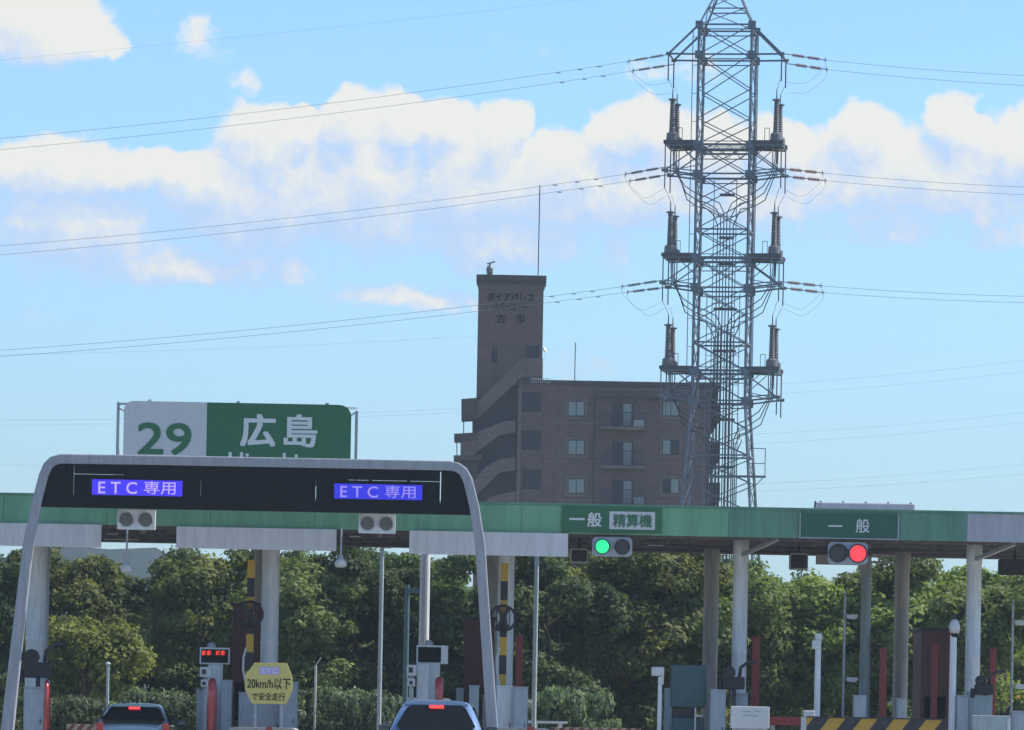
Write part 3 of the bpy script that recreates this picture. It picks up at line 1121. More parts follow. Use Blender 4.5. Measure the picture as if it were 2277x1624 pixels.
for x in (261.5, 791.5):
    q = MB()
    a = P(x, 1000, ND + .3)
    ex = pa.x if x < 500 else pb.x
    sg_ = 1 if x < 500 else -1
    q.box(a.x - .035, a.x + .035, ND + .25, ND + .35, FZ1 + .02, zt - .02 - (.0 if x < 500 else .1))
    q.bar(Vector((a.x, ND + .3, zt - .06)), Vector((ex + sg_ * .1, ND + .15, zt - .06)), .035)
    q.bar(Vector((a.x, ND + .3, zt - .14)), Vector((ex + sg_ * .2, ND + .15, zt - .36)), .025)
    q.bar(Vector((a.x, ND + .3, zb + .5)), Vector((ex + sg_ * .1, ND + .15, zb + .5)), .03)
    q.bar(Vector((a.x, ND + .3, zb + 1)), Vector((a.x, ND + 2.3, FZ1)), .035)
    q.build('side_frame', 'galvanised', ns)
for x in (330, 527, 725):
    q = MB()
    a = P(x, 1000, ND)
    q.box(a.x - .04, a.x + .04, ND + .085, ND + .2, FZ1, zt + .045)
    q.build('support_post', 'galvanised', ns)
# reverse of a sign on the roof, right
bs = thing('roof_sign', 'pale grey back of a sign box on the canopy roof above the second lane sign', 'sign', P(1925, 1140, FD + 4))
q = MB()
a, b = P(1816, 1130, FD + 4), P(2035, 1130, FD + 4)
zt = P(1925, 1118.5, FD + 4).z
q.box(a.x, b.x, FD + 4, FD + 4.3, FZ1 + .02, zt)
q.build('box', 'fascia_grey', bs, bevel=.03)
q = MB()
for i in range(5):
    x = a.x + .1 + (b.x - a.x - .2) * i / 4
    q.box(x - .02, x + .02, FD + 4.1, FD + 4.2, zt, zt + .035)
q.bar((a.x - .05, FD + 4.4, FZ1), (a.x - .02, FD + 4.2, zt + .03), .025)
q.build('lifting_lug', 'dark_metal', bs)

# ------------------------------------------------------------------ arch with the lane display board
GD = 117.0
gan = thing('gantry_arch', 'grey rounded tube arch carrying a black display board over two lanes', 'gantry', ground_at(555, 1600, GD))
cl = [P(2, 1731, GD), P(16.5, 1624, GD), P(40, 1410, GD), P(63.5, 1209, GD), P(84, 1112, GD), P(98, 1058, GD), P(107, 1037, GD), P(119, 1025.5, GD), P(136, 1021, GD),
      P(300, 1023.3, GD), P(555, 1028, GD), P(800, 1032.5, GD), P(1000, 1036.6, GD), P(1016, 1039.5, GD), P(1030, 1049.5, GD), P(1040, 1068, GD), P(1054, 1125, GD), P(1067.5, 1209, GD), P(1080, 1400, GD), P(1094, 1607, GD), P(1104, 1731, GD)]
q = MB()
q.tube(cl, [.22, .20, .178, .165, .16] + [.158] * 11 + [.16, .163, .166, .178, .19], 4)
go = q.build('arch_tube', 'gantry_grey', gan, bevel=.03)
# board built from cells so that the slits between its cabinets stay open
vb0, vb1 = 1029.5, 1136
xcut = [128, 146, 148, 162.5, 165, 275, 445.4, 447.2, 460.4, 461.4, 701.2, 703.4, 774, 978.3, 980.6, 1010]
Z = lambda v: P(555, v, GD).z
zt, zb = Z(1029), Z(1136)
zh1a, zh1b = Z(1062.2), Z(1060.4)
zh2a, zh2b = Z(1064), Z(1062.2)
X = [P(x, 1085, GD).x for x in xcut]
slits = {1: (Z(1108), Z(1042)), 3: (Z(1109), Z(1043)), 6: (Z(1106), Z(1069)), 8: (Z(1100), Z(1073)), 10: (Z(1113), Z(1065)), 13: (Z(1113), Z(1041))}
q = MB()
for i in range(len(X) - 1):
    x0, x1 = X[i], X[i + 1]
    if i in slits:
        a, b = slits[i]
        q.box(x0, x1, GD - .10, GD + .16, zb, a)
        q.box(x0, x1, GD - .10, GD + .16, b, zt)
    elif i == 4:
        q.box(x0, x1, GD - .10, GD + .16, zb, zh1a)
        q.box(x0, x1, GD - .10, GD + .16, zh1b, zt)
    elif i == 12:
        q.box(x0, x1, GD - .10, GD + .16, zb, zh2a)
        q.box(x0, x1, GD - .10, GD + .16, zh2b, zt)
    else:
        q.box(x0, x1, GD - .10, GD + .16, zb, zt)
e = [(x.x, x.z) for x in (P(128, 1030, GD), P(118, 1036, GD), P(108, 1055, GD), P(97, 1092, GD), P(88, 1129, GD))]
q.prism([(X[0], zt)] + [(e[1][0], e[1][1]), e[2], e[3], (e[4][0], zb)] + [(X[0], zb)], GD - .10, GD + .16)
e = [(x.x, x.z) for x in (P(1022, 1046, GD), P(1032, 1062, GD), P(1044, 1110, GD), P(1048, 1143, GD))]
q.prism([(X[-1], zt), e[0], e[1], e[2], (e[3][0], zb), (X[-1], zb)], GD - .10, GD + .16)
bo = q.build('display_board', 'board_black', gan)
bo['kind'] = 'thing'
for (x0, v0, x1, v1) in ((180, 1056, 183, 1063), (215, 1056, 218, 1063), (820, 1064, 827, 1071), (905, 1064, 912, 1071)):
    q = MB()
    q.pbox(x0, v0, x1, v1, GD - .105, .3)
    q.build('hinge', 'board_black', gan)
for (x0, v0, x1, v1) in ((204.5, 1067.5, 405.5, 1102), (743, 1077, 938.7, 1110.5)):
    q = MB()
    q.pbox(x0, v0, x1, v1, GD - .125, .03)
    dim = '_dim' if x0 > 500 else ''
    s = q.build('led_screen', 'led_blue' + dim, gan)
    w = x1 - x0
    q = lettering('E T C', x0 + w * .07, v0 + 4, x0 + w * .50, v1 - 4, GD - .125, 'led_text' + dim, gan, .012)
    q.parent = s
    q = lettering('専用', x0 + w * .575, v0 + 3, x1 - w * .075, v1 - 2.5, GD - .125, 'led_text' + dim, gan, .004)
    q.parent = s


# ------------------------------------------------------------------ lane signals
def signal(x, v, w, h, d, r, lit, rounded, label):
    t = thing('lane_signal', label, 'traffic light', P(x, v + h / 2, d), 'lane signals')
    k = d / F
    c = P(x, v, d)
    q = MB()
    hw, hh = w * k / 2, h * k / 2
    if rounded:
        q.prism(rpoly(c.x - hw, c.z - hh, c.x + hw, c.z + hh, .10), d, d + .2)
    else:
        q.prism(rpoly(c.x - hw, c.z - hh, c.x + hw, c.z + hh, .015, 2), d, d + .2)
    q.build('housing', 'cabinet_grey' if rounded else 'column_paint', t)
    for i, s in enumerate((-1, 1)):
        on = lit if (lit and i == (0 if lit == 'signal_green' else 1)) else ('lens_dark' if rounded else 'lens_off')
        off = w * .25 if rounded else w * .252
        lc = Vector((c.x + s * off * k, d, c.z))
        rr = r * k
        q = MB()
        q.lathe(lc + Vector((0, -.03, 0)), [(rr * .92, .0), (rr * .92, .04)], axis=(0, 1, 0), n=28)
        ln = q.build('lens', on, t)
        q = MB()
        n = 28
        vs, fs = [], []
        for j in range(n):
            a = 2 * math.pi * j / n
            for (ra, dep) in ((.94, .01), (.94, -.13 if math.sin(a) > -.25 else -.04), (1.08, -.13 if math.sin(a) > -.25 else -.04), (1.08, .01)):
                vs.append((lc.x + rr * ra * math.cos(a), lc.y + dep, lc.z + rr * ra * math.sin(a)))
        for j in range(n):
            for m_ in range(3):
                a0, b0 = j * 4 + m_, ((j + 1) % n) * 4 + m_
                fs.append((a0, a0 + 1, b0 + 1, b0))
        q.add(vs, fs)
        q.build('hood', 'galvanised' if not rounded else 'dark_metal', ln)
    q = MB()
    if rounded:
        q.box(c.x - .05, c.x + .05, d + .202, FD + .75, c.z - .04, c.z + .04)
    else:
        q.box(c.x - .05, c.x + .05, d + .202, FD + .6, c.z - hh * .9, c.z - hh * .6)
    q.build('bracket', 'dark_metal', t)
    return t


signal(302.7, 1155.5, 84.5, 44, GD + .3, 16, None, False, 'unlit pale square-cornered lane signal under the left screen of the arch')
signal(838, 1164.5, 82, 43, GD + .3, 15.5, None, False, 'unlit pale square-cornered lane signal under the right screen of the arch')
signal(1361.5, 1216, 88.5, 43, FD - .3, 16, 'signal_green', True, 'rounded grey lane signal with its green lamp lit')
signal(1885.5, 1230.5, 88, 49, FD - .3, 19.5, 'signal_red', True, 'rounded grey lane signal with its red lamp lit')
# things hanging under the canopy
def hang_box(x0, v0, x1, v1, d, m, lab, r=.05, name='loudspeaker', cat='loudspeaker'):
    t = thing(name, lab, cat, P((x0 + x1) / 2, v0, d))
    a, b = P((x0 + x1) / 2, (v0 + v1) / 2, d), d / F
    hw, hh = (x1 - x0) * b / 2, (v1 - v0) * b / 2
    q = MB()
    q.prism(rpoly(a.x - hw, a.z - hh, a.x + hw, a.z + hh, r, 3), d, d + .35)
    q.build('case', m, t)
    q = MB()
    q.prism(rpoly(a.x - hw * .85, a.z - hh * .8, a.x + hw * .85, a.z + hh * .8, r * .8, 3), d - .015, d - .002)
    q.build('grille', 'dark_metal', t)
    q = MB()
    q.box(a.x - .03, a.x + .03, d + .1, d + .16, a.z + hh, FZ0 + .1)
    q.build('hanger', 'dark_metal', t)


hang_box(1756, 1230, 1797, 1267, FD + 5, 'column_old', 'dark box hanging against the sky left of the red light')
hang_box(2222, 1243, 2292, 1279, FD + 4, 'dark_metal', 'dark rounded box under the canopy at the right edge')
hang_box(1268, 1220, 1308, 1252, FD + 3, 'column_old', 'grey box under the canopy left of the green light')


def dome_lamp(x, v0, v1, w, d, lab):
    t = thing('hanging_lamp', lab, 'lamp', P(x, v0, d))
    k = d / F
    h = (v1 - v0) * k
    c = P(x, v1, d)
    q = MB()
    r = w * k / 2
    q.lathe(c, [(r * .55, 0), (r * .95, .03), (r, .12), (r * .8, h * .55), (r * .45, h * .75)], n=18)
    q.build('shade', 'cabinet_white', t, smooth=True)
    q = MB()
    q.lathe(c + Vector((0, 0, h * .752)), [(r * .4, 0), (r * .35, h * .25), (.025, h * .3), (.022, FZ0 + .02 - c.z - h * .752)], n=12)
    q.build('stem', 'cabinet_grey', t)
    q = MB()
    q.bar((c.x, d, FZ0 + .0), (c.x, FD + .02, FZ0 + .0), .02)
    q.build('bracket', 'cabinet_grey', t)


dome_lamp(757.5, 1235, 1262, 28, FD - .2, 'white dome lamp under the canopy right of the middle blank panel')
dome_lamp(281, 1247, 1274, 27, FD - .2, 'pale dome lamp under the canopy below the left lane signal')

# ------------------------------------------------------------------ islands
ISL = [(45, 'toll island at the left edge under the arch foot'), (590, 'toll island with the yellow speed sign'), (1112, 'toll island at the right foot of the arch'),
       (1640, 'toll island with the green machine'), (2165, 'toll island at the right edge behind the striped barrier')]
for x, lab in ISL:
    c = ground_at(x, 1600, FD)
    t = thing('toll_island', 'raised concrete ' + lab, 'traffic island', c, 'toll islands')
    q = MB()
    q.prism(rpoly(c.x - .95, .005, c.x + .95, .16, .03, 2), FD - 9, FD + 14)
    q.build('kerb', 'concrete', t)


# ------------------------------------------------------------------ toll booths
def booth(x0, v0, x1, d, dep, lab, extra=None):
    c = ground_at((x0 + x1) / 2, 1600, d)
    k = d / F
    w = (x1 - x0) * k
    zt = P((x0 + x1) / 2, v0, d).z
    t = thing('toll_booth', lab, 'toll booth', c + Vector((0, 0, .16)), 'toll booths')
    xa, xb = c.x - w / 2, c.x + w / 2
    q = MB()
    q.box(xa, xb, d, d + dep, .161, 1.15)
    q.box(xa, xa + .09, d, d + dep, 1.15, 2.05)
    q.box(xb - .09, xb, d, d + dep, 1.15, 2.05)
    q.box(xa, xb, d, d + dep, 2.05, zt)
    q.build('wall', 'booth_red', t, bevel=.01)
    q = MB()
    q.box(xa + .092, xb - .092, d + .03, d + dep - .03, 1.152, 2.048)
    q.build('window', 'car_glass', t)
    q = MB()
    q.box(xa - .06, xb + .06, d - .08, d + dep + .08, zt + .002, zt + .06)
    q.build('roof', 'dark_metal', t)
    q = MB()
    q.box(xb + .002, xb + .05, d + dep * .3, d + dep * .7, .2, 2.1)
    q.build('door', 'booth_red', t)
    return t


booth(513, 1347, 581, FD + 4.5, 2.6, 'dark red toll booth behind the striped pole left of the speed sign')
booth(1028, 1377, 1096, FD + 4.5, 2.6, 'dark red toll booth behind the right leg of the arch')
booth(2046, 1401, 2110, FD + 5, 2.6, 'dark toll booth behind the striped barrier on the right')

# ------------------------------------------------------------------ generic kit on the islands
def cabinet(x0, v0, x1, d, dep, m, lab, z0=.16, name='cabinet', cat='cabinet', group=None, handle=True):
    c = ground_at((x0 + x1) / 2, 1600, d)
    w = (x1 - x0) * d / F
    zt = P((x0 + x1) / 2, v0, d).z
    t = thing(name, lab, cat, c + Vector((0, 0, z0)), group)
    q = MB()
    q.box(c.x - w / 2, c.x + w / 2, d, d + dep, z0, zt - .03)
    q.build('body', m, t, bevel=.012)
    q = MB()
    q.box(c.x - w / 2 - .015, c.x + w / 2 + .015, d - .02, d + dep + .02, zt - .028, zt)
    q.build('lid', m, t)
    q = MB()
    q.box(c.x - w * .40, c.x + w * .40, d - .012, d - .002, z0 + .08, zt - .09)
    dr = q.build('door', m, t)
    q = MB()
    q.box(c.x + w * .28, c.x + w * .33, d - .03, d - .013, (z0 + zt) / 2, (z0 + zt) / 2 + .1)
    q.build('handle', 'dark_metal', dr)
    return t


cabinet(52, 1527, 99, FD - .6, .5, 'cabinet_grey', 'grey cabinet at the foot of the left column beside the arch')
cabinet(491, 1512, 514, FD + 1.2, .4, 'cabinet_grey', 'narrow grey cabinet left of the yellow speed sign')
cabinet(620, 1516, 660, FD + 1.0, .5, 'cabinet_grey', 'grey cabinet peeking out right behind the yellow speed sign')
cabinet(530, 1540, 640, FD + 1.3, .5, 'cabinet_grey', 'wide grey cabinet directly below the yellow speed sign')
cabinet(1140, 1527, 1173, FD + .3, .5, 'cabinet_grey', 'tall grey cabinet right of the striped pole at the arch foot')
cabinet(1104, 1525, 1140, FD + .6, .5, 'column_paint', 'pale grey cabinet between the arch leg and the tall cabinet')
cabinet(1579, 1533, 1613, FD - .2, .5, 'cabinet_grey', 'pale blue grey cabinet right of the green machine')
cabinet(1626, 1541, 1662, FD + .5, .5, 'cabinet_grey', 'grey cabinet at the foot of the column right of the green machine')
cabinet(2127, 1546, 2152, FD - .4, .5, 'cabinet_grey', 'slim grey cabinet just left of the far right column')
cabinet(2153, 1538, 2206, FD + .2, .5, 'pole_green', 'wide grey green cabinet at the foot of the far right column')
cabinet(2251, 1581, 2300, FD - 1, .6, 'cabinet_grey', 'pale grey cabinet cut by the right edge')
cabinet(1898, 1546, 1926, FD + 3, .4, 'column_paint', 'small pale cabinet left of the grey green pole under the red light')
cabinet(1072, 1545, 1090, FD + 3.5, .4, 'column_old', 'small dull cabinet left behind the right arch leg')
cabinet(1042, 1524, 1064, FD + 3, .3, 'column_paint', 'slim white cabinet in front of the booth behind the arch')
cabinet(1013, 1530, 1030, FD + 4, .3, 'pole_green', 'small green grey box at the booth foot above the blue car')
cabinet(1994, 1553, 2013, FD + 4, .4, 'column_paint', 'small pale cabinet behind the red post near the old column')
cabinet(1477, 1530, 1494, FD + 2.5, .4, 'pole_green', 'grey green cabinet right of the white camera post')

# green payment machine
t = thing('payment_machine', 'dark green payment machine left of the old brown column', 'machine', ground_at(1530, 1600, FD + .6) + Vector((0, 0, .16)))
q = MB()
q.pbox(1492, 1479, 1570, 1573, FD + .6, .6)
q.build('body', 'cabinet_green', t, bevel=.03)
q = MB()
q.pbox(1498, 1576, 1545, 1597, FD + .7, .4)
q.build('neck', 'dark_metal', t)
q = MB()
a = P(1531, 1597, FD + .65)
q.box(a.x - .36, a.x + .36, FD + .6, FD + 1.2, .161, a.z)
q.build('base', 'cabinet_green', t, bevel=.02)
q = MB()
q.pbox(1544, 1573, 1548, 1624, FD + .5, .06)
q.pbox(1548, 1590, 1562, 1594, FD + .5, .06)
q.build('side_bracket', 'cabinet_white', t)
q = MB()
q.pbox(1500, 1487, 1562, 1560, FD + .585, .012)
q.build('panel', 'cabinet_green', t)


# fee displays with camera boxes below
def fee_display(x0, v0, x1, v1, d, lit, lab):
    t = thing('fee_display', lab, 'display', ground_at((x0 + x1) / 2, 1600, d) + Vector((0, 0, .16)), 'fee displays')
    q = MB()
    q.pbox(x0, v0, x1, v1, d, .32)
    h = q.build('housing', 'column_paint', t, bevel=.01)
    q = MB()
    ww = x1 - x0
    q.pbox(x0 + ww * .05, v0 + 4, x1 - (ww * .22 if not lit else ww * .04), v1 - 3, d - .012, .01)
    s = q.build('screen', 'board_black', h)
    if lit:
        q = MB()
        rnd = random.Random(5)
        for cx in (x0 + 5, x0 + 16.5, x0 + 36, x0 + 47.5):
            for (dx, dv, w_, h_) in ((0, 2, 9, 1.3), (1, 5, 7.5, 1.3), (0, 8.5, 9, 1.3), (.5, 2, 1.4, 9), (6.5, 3, 1.4, 8), (3.5, 0, 1.3, 11)):
                if rnd.random() < .8:
                    q.pbox(cx + dx, v0 + 6 + dv, cx + dx + w_, v0 + 6 + dv + h_, d - .02 - rnd.random() * .004, .006)
        q.build('led_text', 'led_red', s)
    a = P(x0 + ww * .45, v1, d)
    q = MB()
    q.box(a.x - .12, a.x + .22, d + .05, d + .25, .161, a.z + .002)
    q.build('post', 'column_paint', t)
    q = MB()
    q.lathe(P(x0 + ww * .4, v0, d + .15), [(.1, .001), (.1, .06), (.06, .12)], n=12)
    q.build('beacon', 'cabinet_grey', t)
    return t


fee_display(444, 1440, 510, 1477, FD + 2, True, 'fee display with red lit characters left of the dark booth')
fee_display(926, 1435, 996, 1476, FD + 2, False, 'blank dark fee display above the white pillar over the blue car')


def etc_reader(x0, v0, x1, v1, d, lab):
    t = thing('camera_unit', lab, 'camera', ground_at((x0 + x1) / 2, 1600, d) + Vector((0, 0, .16)), 'white camera units')
    q = MB()
    q.pbox(x0, v0, x1, v1, d, .4)
    q.build('case', 'cabinet_white', t, bevel=.02)
    q = MB()
    h = v1 - v0
    q.pbox(x0 + 5, v0 + h * .25, x0 + 14, v0 + h * .7, d - .02, .018)
    q.build('lens', 'dark_metal', t)
    q = MB()
    q.pbox(x0 + 2, v0 + h * 1.22, x1 - 3, v0 + h * 1.95, d + .05, .3)
    lo = q.build('lower_case', 'cabinet_white', t, bevel=.02)
    q = MB()
    q.pbox(x0 + 6, v0 + h * 1.45, x0 + 13, v0 + h * 1.75, d + .03, .018)
    q.build('lens', 'dark_metal', lo)
    a = P((x0 + x1) / 2, v1, d)
    q = MB()
    q.box(a.x - .05, a.x + .05, d + .15, d + .25, .161, a.z)
    q.build('post', 'galvanised', t)


etc_reader(904, 1478, 926, 1503, FD + 1, 'white boxy camera unit left of the white pillar over the blue car')
etc_reader(444, 1483, 470, 1506, FD + 1, 'white boxy camera unit below the red lit fee display')
cabinet(925, 1476, 952, FD + 1.6, .3, 'column_paint', 'white pillar cabinet under the blank fee display')
cabinet(436, 1532, 460, FD + 1.4, .3, 'cabinet_grey', 'blue grey cabinet left of the red guard pipe')


# red guard pipes: inverted U
def guard_pipe(x0, x1, v0, d, lab):
    t = thing('guard_pipe', lab, 'guard pipe', ground_at((x0 + x1) / 2, 1600, d) + Vector((0, 0, .16)), 'red guard pipes')
    c = P((x0 + x1) / 2, v0, d)
    r = .065
    L_ = .55
    pts = [(c.x, d, .162), (c.x, d, c.z - .3)] + [(c.x, d + .25 - .25 * math.cos(R(a)), c.z - .3 + .25 * math.sin(R(a))) for a in range(15, 180, 15)] + [(c.x, d + .5, c.z - .3), (c.x, d + .5, .162)]
    q = MB()
    q.tube(pts, (x1 - x0) * d / F / 2, 14)
    q.build('pipe', 'guard_red', t, smooth=True)
    q = MB()
    for y in (d, d + .5):
        q.lathe((c.x, y, .161), [(.16, 0), (.16, .03)], n=14)
    q.build('base_plate', 'galvanised', t)


guard_pipe(461, 481, 1512, FD - .5, 'red guard pipe below the red lit fee display')
guard_pipe(967, 986, 1509, FD - .5, 'red guard pipe just above the roof of the blue car')
guard_pipe(98, 109, 1512, FD - 1, 'red guard pipe beside the grey cabinet at the left column')


# red posts
for (x0, x1, v0, d, lab) in ((1956, 1971, 1443, FD + 2, 'red post right of the grey green pole under the red light'), (2071, 2084, 1437, FD + 3, 'red post in front of the dark booth on the right'),
                             (2201, 2214, 1443, FD + 3, 'red post right of the far right column'), (1672, 1689, 1418, FD + 2.5, 'red post right of the column beside the green machine'),
                             (1146, 1161, 1415, FD + 3, 'red post behind the tall grey cabinet at the arch foot')):
    c = ground_at((x0 + x1) / 2, (v0 + 1600) / 2, d)
    w = (x1 - x0) * d / F / 2
    zt = P((x0 + x1) / 2, v0, d).z
    t = thing('red_post', lab, 'post', c + Vector((0, 0, .16)), 'red posts')
    q = MB()
    q.box(c.x - w, c.x + w, d, d + .16, .161, zt)
    q.build('shaft', 'post_red', t, bevel=.015)
    q = MB()
    q.box(c.x - w - .02, c.x + w + .02, d - .02, d + .18, zt + .001, zt + .025)
    q.build('cap', 'post_red', t)


# raised striped barrier arms with hand wheels
def barrier(x, v0, d, wheel, lab):
    a = P(x, v0, d)
    t = thing('striped_pole', lab, 'pole', ground_at(x, 1420, d) + Vector((0, 0, .16)), 'yellow and black striped poles')
    xc = ground_at(x, 1420, d).x
    zt = a.z
    q = MB()
    n = 8
    seg = .42
    z = zt
    i = 0
    while z > .5:
        z2 = max(.4, z - seg * (1 if i % 2 == 0 else 1.05))
        q = MB()
        q.box(xc - .085, xc + .085, d, d + .08, z2 + .002, z)
        q.build('yellow_band' if i % 2 == 0 else 'black_band', 'yellow_paint' if i % 2 == 0 else 'black_paint', t)
        z = z2
        i += 1
    q = MB()
    q.box(xc - .05, xc + .05, d + .082, d + .14, .161, zt - .1)
    q.build('backing_rail', 'galvanised', t)
    c = P(wheel[0], wheel[1], d - .15)
    w = thing('hand_wheel', wheel[2], 'wheel', c, 'black spoked wheels')
    r = .29
    q = MB()
    q.tube([c + Vector((r * math.cos(R(k)), 0, r * math.sin(R(k)))) for k in range(0, 360, 12)], .033, 8, closed=True)
    q.build('ring', 'black_paint', w, smooth=True)
    q = MB()
    for ang in (62, 118):
        dv = Vector((math.cos(R(ang)), 0, math.sin(R(ang)))) * r
        q.prism([(c.x + dv.x + .05, c.z + dv.z), (c.x + dv.x - .05, c.z + dv.z), (c.x - dv.x - .05, c.z - dv.z), (c.x - dv.x + .05, c.z - dv.z)], c.y - .02 - .004 * (ang > 90), c.y + .02)
    for sx_ in (-.5, .52):
        q.bar(c + Vector((r * sx_, .02, r * .8)), c + Vector((r * sx_, .02, -r * .8)), .018)
    q.build('spokes', 'black_paint', w)
    q = MB()
    q.lathe(c + Vector((0, -.06, 0)), [(.03, 0), (.075, .02), (.075, .1), (.05, .2)], axis=(0, 1, 0), n=14)
    q.build('hub', 'black_paint', w)
    q = MB()
    pts = [P(x - 8, 1440, d), P(x - 14, 1462, d), P(x - 15, 1490, d), P(x - 9, 1520, d), P(x - 5, 1535, d)]
    q.tube(pts, .028, 8)
    q.build('hose', 'cabinet_white', t, smooth=True)


barrier(555.5, 1245, FD + 1.4, (556, 1366, 'black spoked wheel on the striped pole in front of the dark booth'), 'yellow and black striped pole above the speed sign')
barrier(1119, 1252, FD + 1.4, (1118.5, 1375, 'black spoked wheel on the striped pole right of the arch leg'), 'yellow and black striped pole right of the arch leg')


# dark gate mechanisms
def mechanism(x, v, d, s, lab):
    c = P(x, v, d)
    t = thing('gate_motor', lab, 'gate motor', c, 'dark gate motors')
    q = MB()
    q.box(c.x - .22 * s, c.x + .2 * s, d, d + .3, c.z - .12 * s, c.z + .12 * s)
    q.box(c.x - .32 * s, c.x - .221 * s, d + .05, d + .25, c.z - .2 * s, c.z + .02)
    q.build('body', 'black_paint', t, bevel=.03)
    q = MB()
    q.tube([c + Vector((.1 * s, .1, .122 * s)), c + Vector((.12 * s, .1, .3 * s)), c + Vector((.25 * s, .1, .4 * s)), c + Vector((.42 * s, .1, .42 * s))], .035 * s, 8)
    q.build('arm', 'dark_metal', t, smooth=True)
    q = MB()
    q.lathe(c + Vector((-.1 * s, -.05, .2 * s)), [(.05, 0), (.12 * s, .02), (.12 * s, .2), (.05, .22)], axis=(0, 1, 0), n=16)
    q.build('pulley', 'black_paint', t)
    q = MB()
    q.box(c.x - .05, c.x + .05, d + .1, d + .2, .16, c.z - .12 * s - .001)
    q.build('post', 'dark_metal', t)


mechanism(84, 1490, FD + .2, 1.5, 'dark gate motor on the left column above the grey cabinet')
mechanism(1633, 1519, FD + .1, 1.2, 'dark gate motor on the column right of the green machine')
mechanism(2190, 1533, FD + .1, 1.0, 'dark gate motor on the far right column')

# speed sign
sd_ = thing('speed_sign', 'yellow octagonal speed sign with black writing in front of the grey cabinets', 'sign', ground_at(597, 1600, FD - 1) + Vector((0, 0, .16)))
oc = [(566, 1474), (638, 1474.5), (650, 1505), (650.5, 1533), (637, 1566), (560, 1565), (544.5, 1533), (544.5, 1502)]
q = MB()
q.prism([(P(x, v, FD - 1).x, P(x, v, FD - 1).z) for x, v in oc], FD - 1, FD - .95)
q.build('plate', 'sign_yellow', sd_, bevel=.006)
c = P(597, 1566, FD - 1)
q = MB()
for s in (-.3, .3):
    q.box(c.x + s - .03, c.x + s + .03, FD - .945, FD - .89, .161, c.z + .6)
q.build('post', 'galvanised', sd_)
q = MB()
q.pbox(577, 1483, 622, 1500, FD - 1.006, .005)
q.build('logo_patch', 'letter_lilac', sd_)
lettering('ETC', 581, 1486, 618, 1498, FD - 1.008, 'letter_white', sd_, .03, .006)
lettering('20km/h以下', 549.5, 1508, 646, 1532.5, FD - 1, 'letter_black', sd_, .006, .006)
lettering('で安全走行', 560, 1540.5, 634, 1558, FD - 1, 'letter_black', sd_, .006, .006)

# poles
def pole(x, v0, d, r, m, lab, name='pole', cat='pole', vref=None, z0=.0, group=None):
    zt = P(x, v0, d).z
    c = ground_at(x, vref or (v0 + 1600) / 2, d)
    t = thing(name, lab, cat, c + Vector((0, 0, z0)), group)
    q = MB()
    q.lathe(c, [(r * 1.8, z0 + .001), (r * 1.8, z0 + .03), (r, z0 + .05), (r * .9, zt)], n=14)
    q.build('shaft', m, t, smooth=False)
    return t, c, zt


t, c, zt = pole(846.5, 1206, FD + 16, .058, 'pole_green', 'slim grey green lamp pole with box head left of the white pole', 'lamp_pole', 'lamp pole', 1400)
q = MB()
a = P(857, 1207, FD + 16)
q.box(a.x - .17, a.x + .17, FD + 15.8, FD + 16.2, zt - .0 - .15, zt + .14)
q.build('lamp_head', 'column_old', t, bevel=.03)
t, c, zt = pole(1190.5, 1225, FD + 14, .062, 'pole_green', 'slim grey green pole right of the arch leg', 'lamp_pole', 'lamp pole', 1420)
q = MB()
q.box(c.x - .06, c.x + .4, c.y - .07, c.y + .07, zt, zt + .09)
q.build('lamp_head', 'pole_green', t, bevel=.02)
t, c, zt = pole(903, 1300, FD + 18, .075, 'cabinet_green', 'dim blue grey pole among the trees left of the white pole', 'utility_pole', 'pole', 1450)
q = MB()
q.box(c.x, c.x + .4, c.y - .08, c.y - .02, zt - .22, zt - .1)
q.build('crossbar', 'cabinet_green', t)
t, c, zt = pole(944, 1226, FD + 12.5, .138, 'white_panel', 'stout white pole standing above the blank fee display', 'white_pole', 'pole', 1340, .0)
q = MB()
q.box(c.x - .16, c.x + .16, c.y - .15, c.y + .15, zt, zt + .04)
q.build('cap', 'white_panel', t)
t, c, zt = pole(239, 1480, FD + 20, .045, 'pole_green', 'thin grey pole under the leafy tree above the dark car', 'lamp_pole', 'lamp pole', 1540)
q = MB()
q.lathe((c.x, c.y, zt), [(.06, 0), (.08, .05), (.02, .1)], n=10)
q.build('cap', 'pole_green', t)
t, c, zt = pole(701, 1480, FD + 20, .035, 'column_old', 'thin pale stake in front of the trees right of the speed sign', 'stake', 'stake', 1540)
q = MB()
q.bar((c.x, c.y, zt), (c.x + .14, c.y, zt + .22), .025)
q.build('tip', 'column_old', t)
# T-shaped sign pole under the red light
t, c, zt = pole(1924, 1250, FD + 6, .135, 'pole_green', 'grey green steel pole with wide sign bracket behind the red light', 'sign_pole', 'pole', 1430)
q = MB()
q.pbox(1815, 1235, 1938, 1256, FD + 5.7, .2)
q.build('bracket_beam', 'column_old', t)
q = MB()
a, b = P(1880, 1256, FD + 5.8), P(1934, 1256, FD + 5.8)
lo = P(1914, 1290, FD + 5.8)
q.prism([(a.x + .3, a.z), (b.x, b.z), (lo.x, lo.z)], FD + 5.75, FD + 5.85)
q.build('gusset', 'column_old', t)
q = MB()
q.pbox(1938.5, 1232, 1990, 1240, FD + 5.8, .15)
q.pbox(1938.5, 1248, 1985, 1253, FD + 5.8, .15)
q.build('side_arm', 'column_old', t)
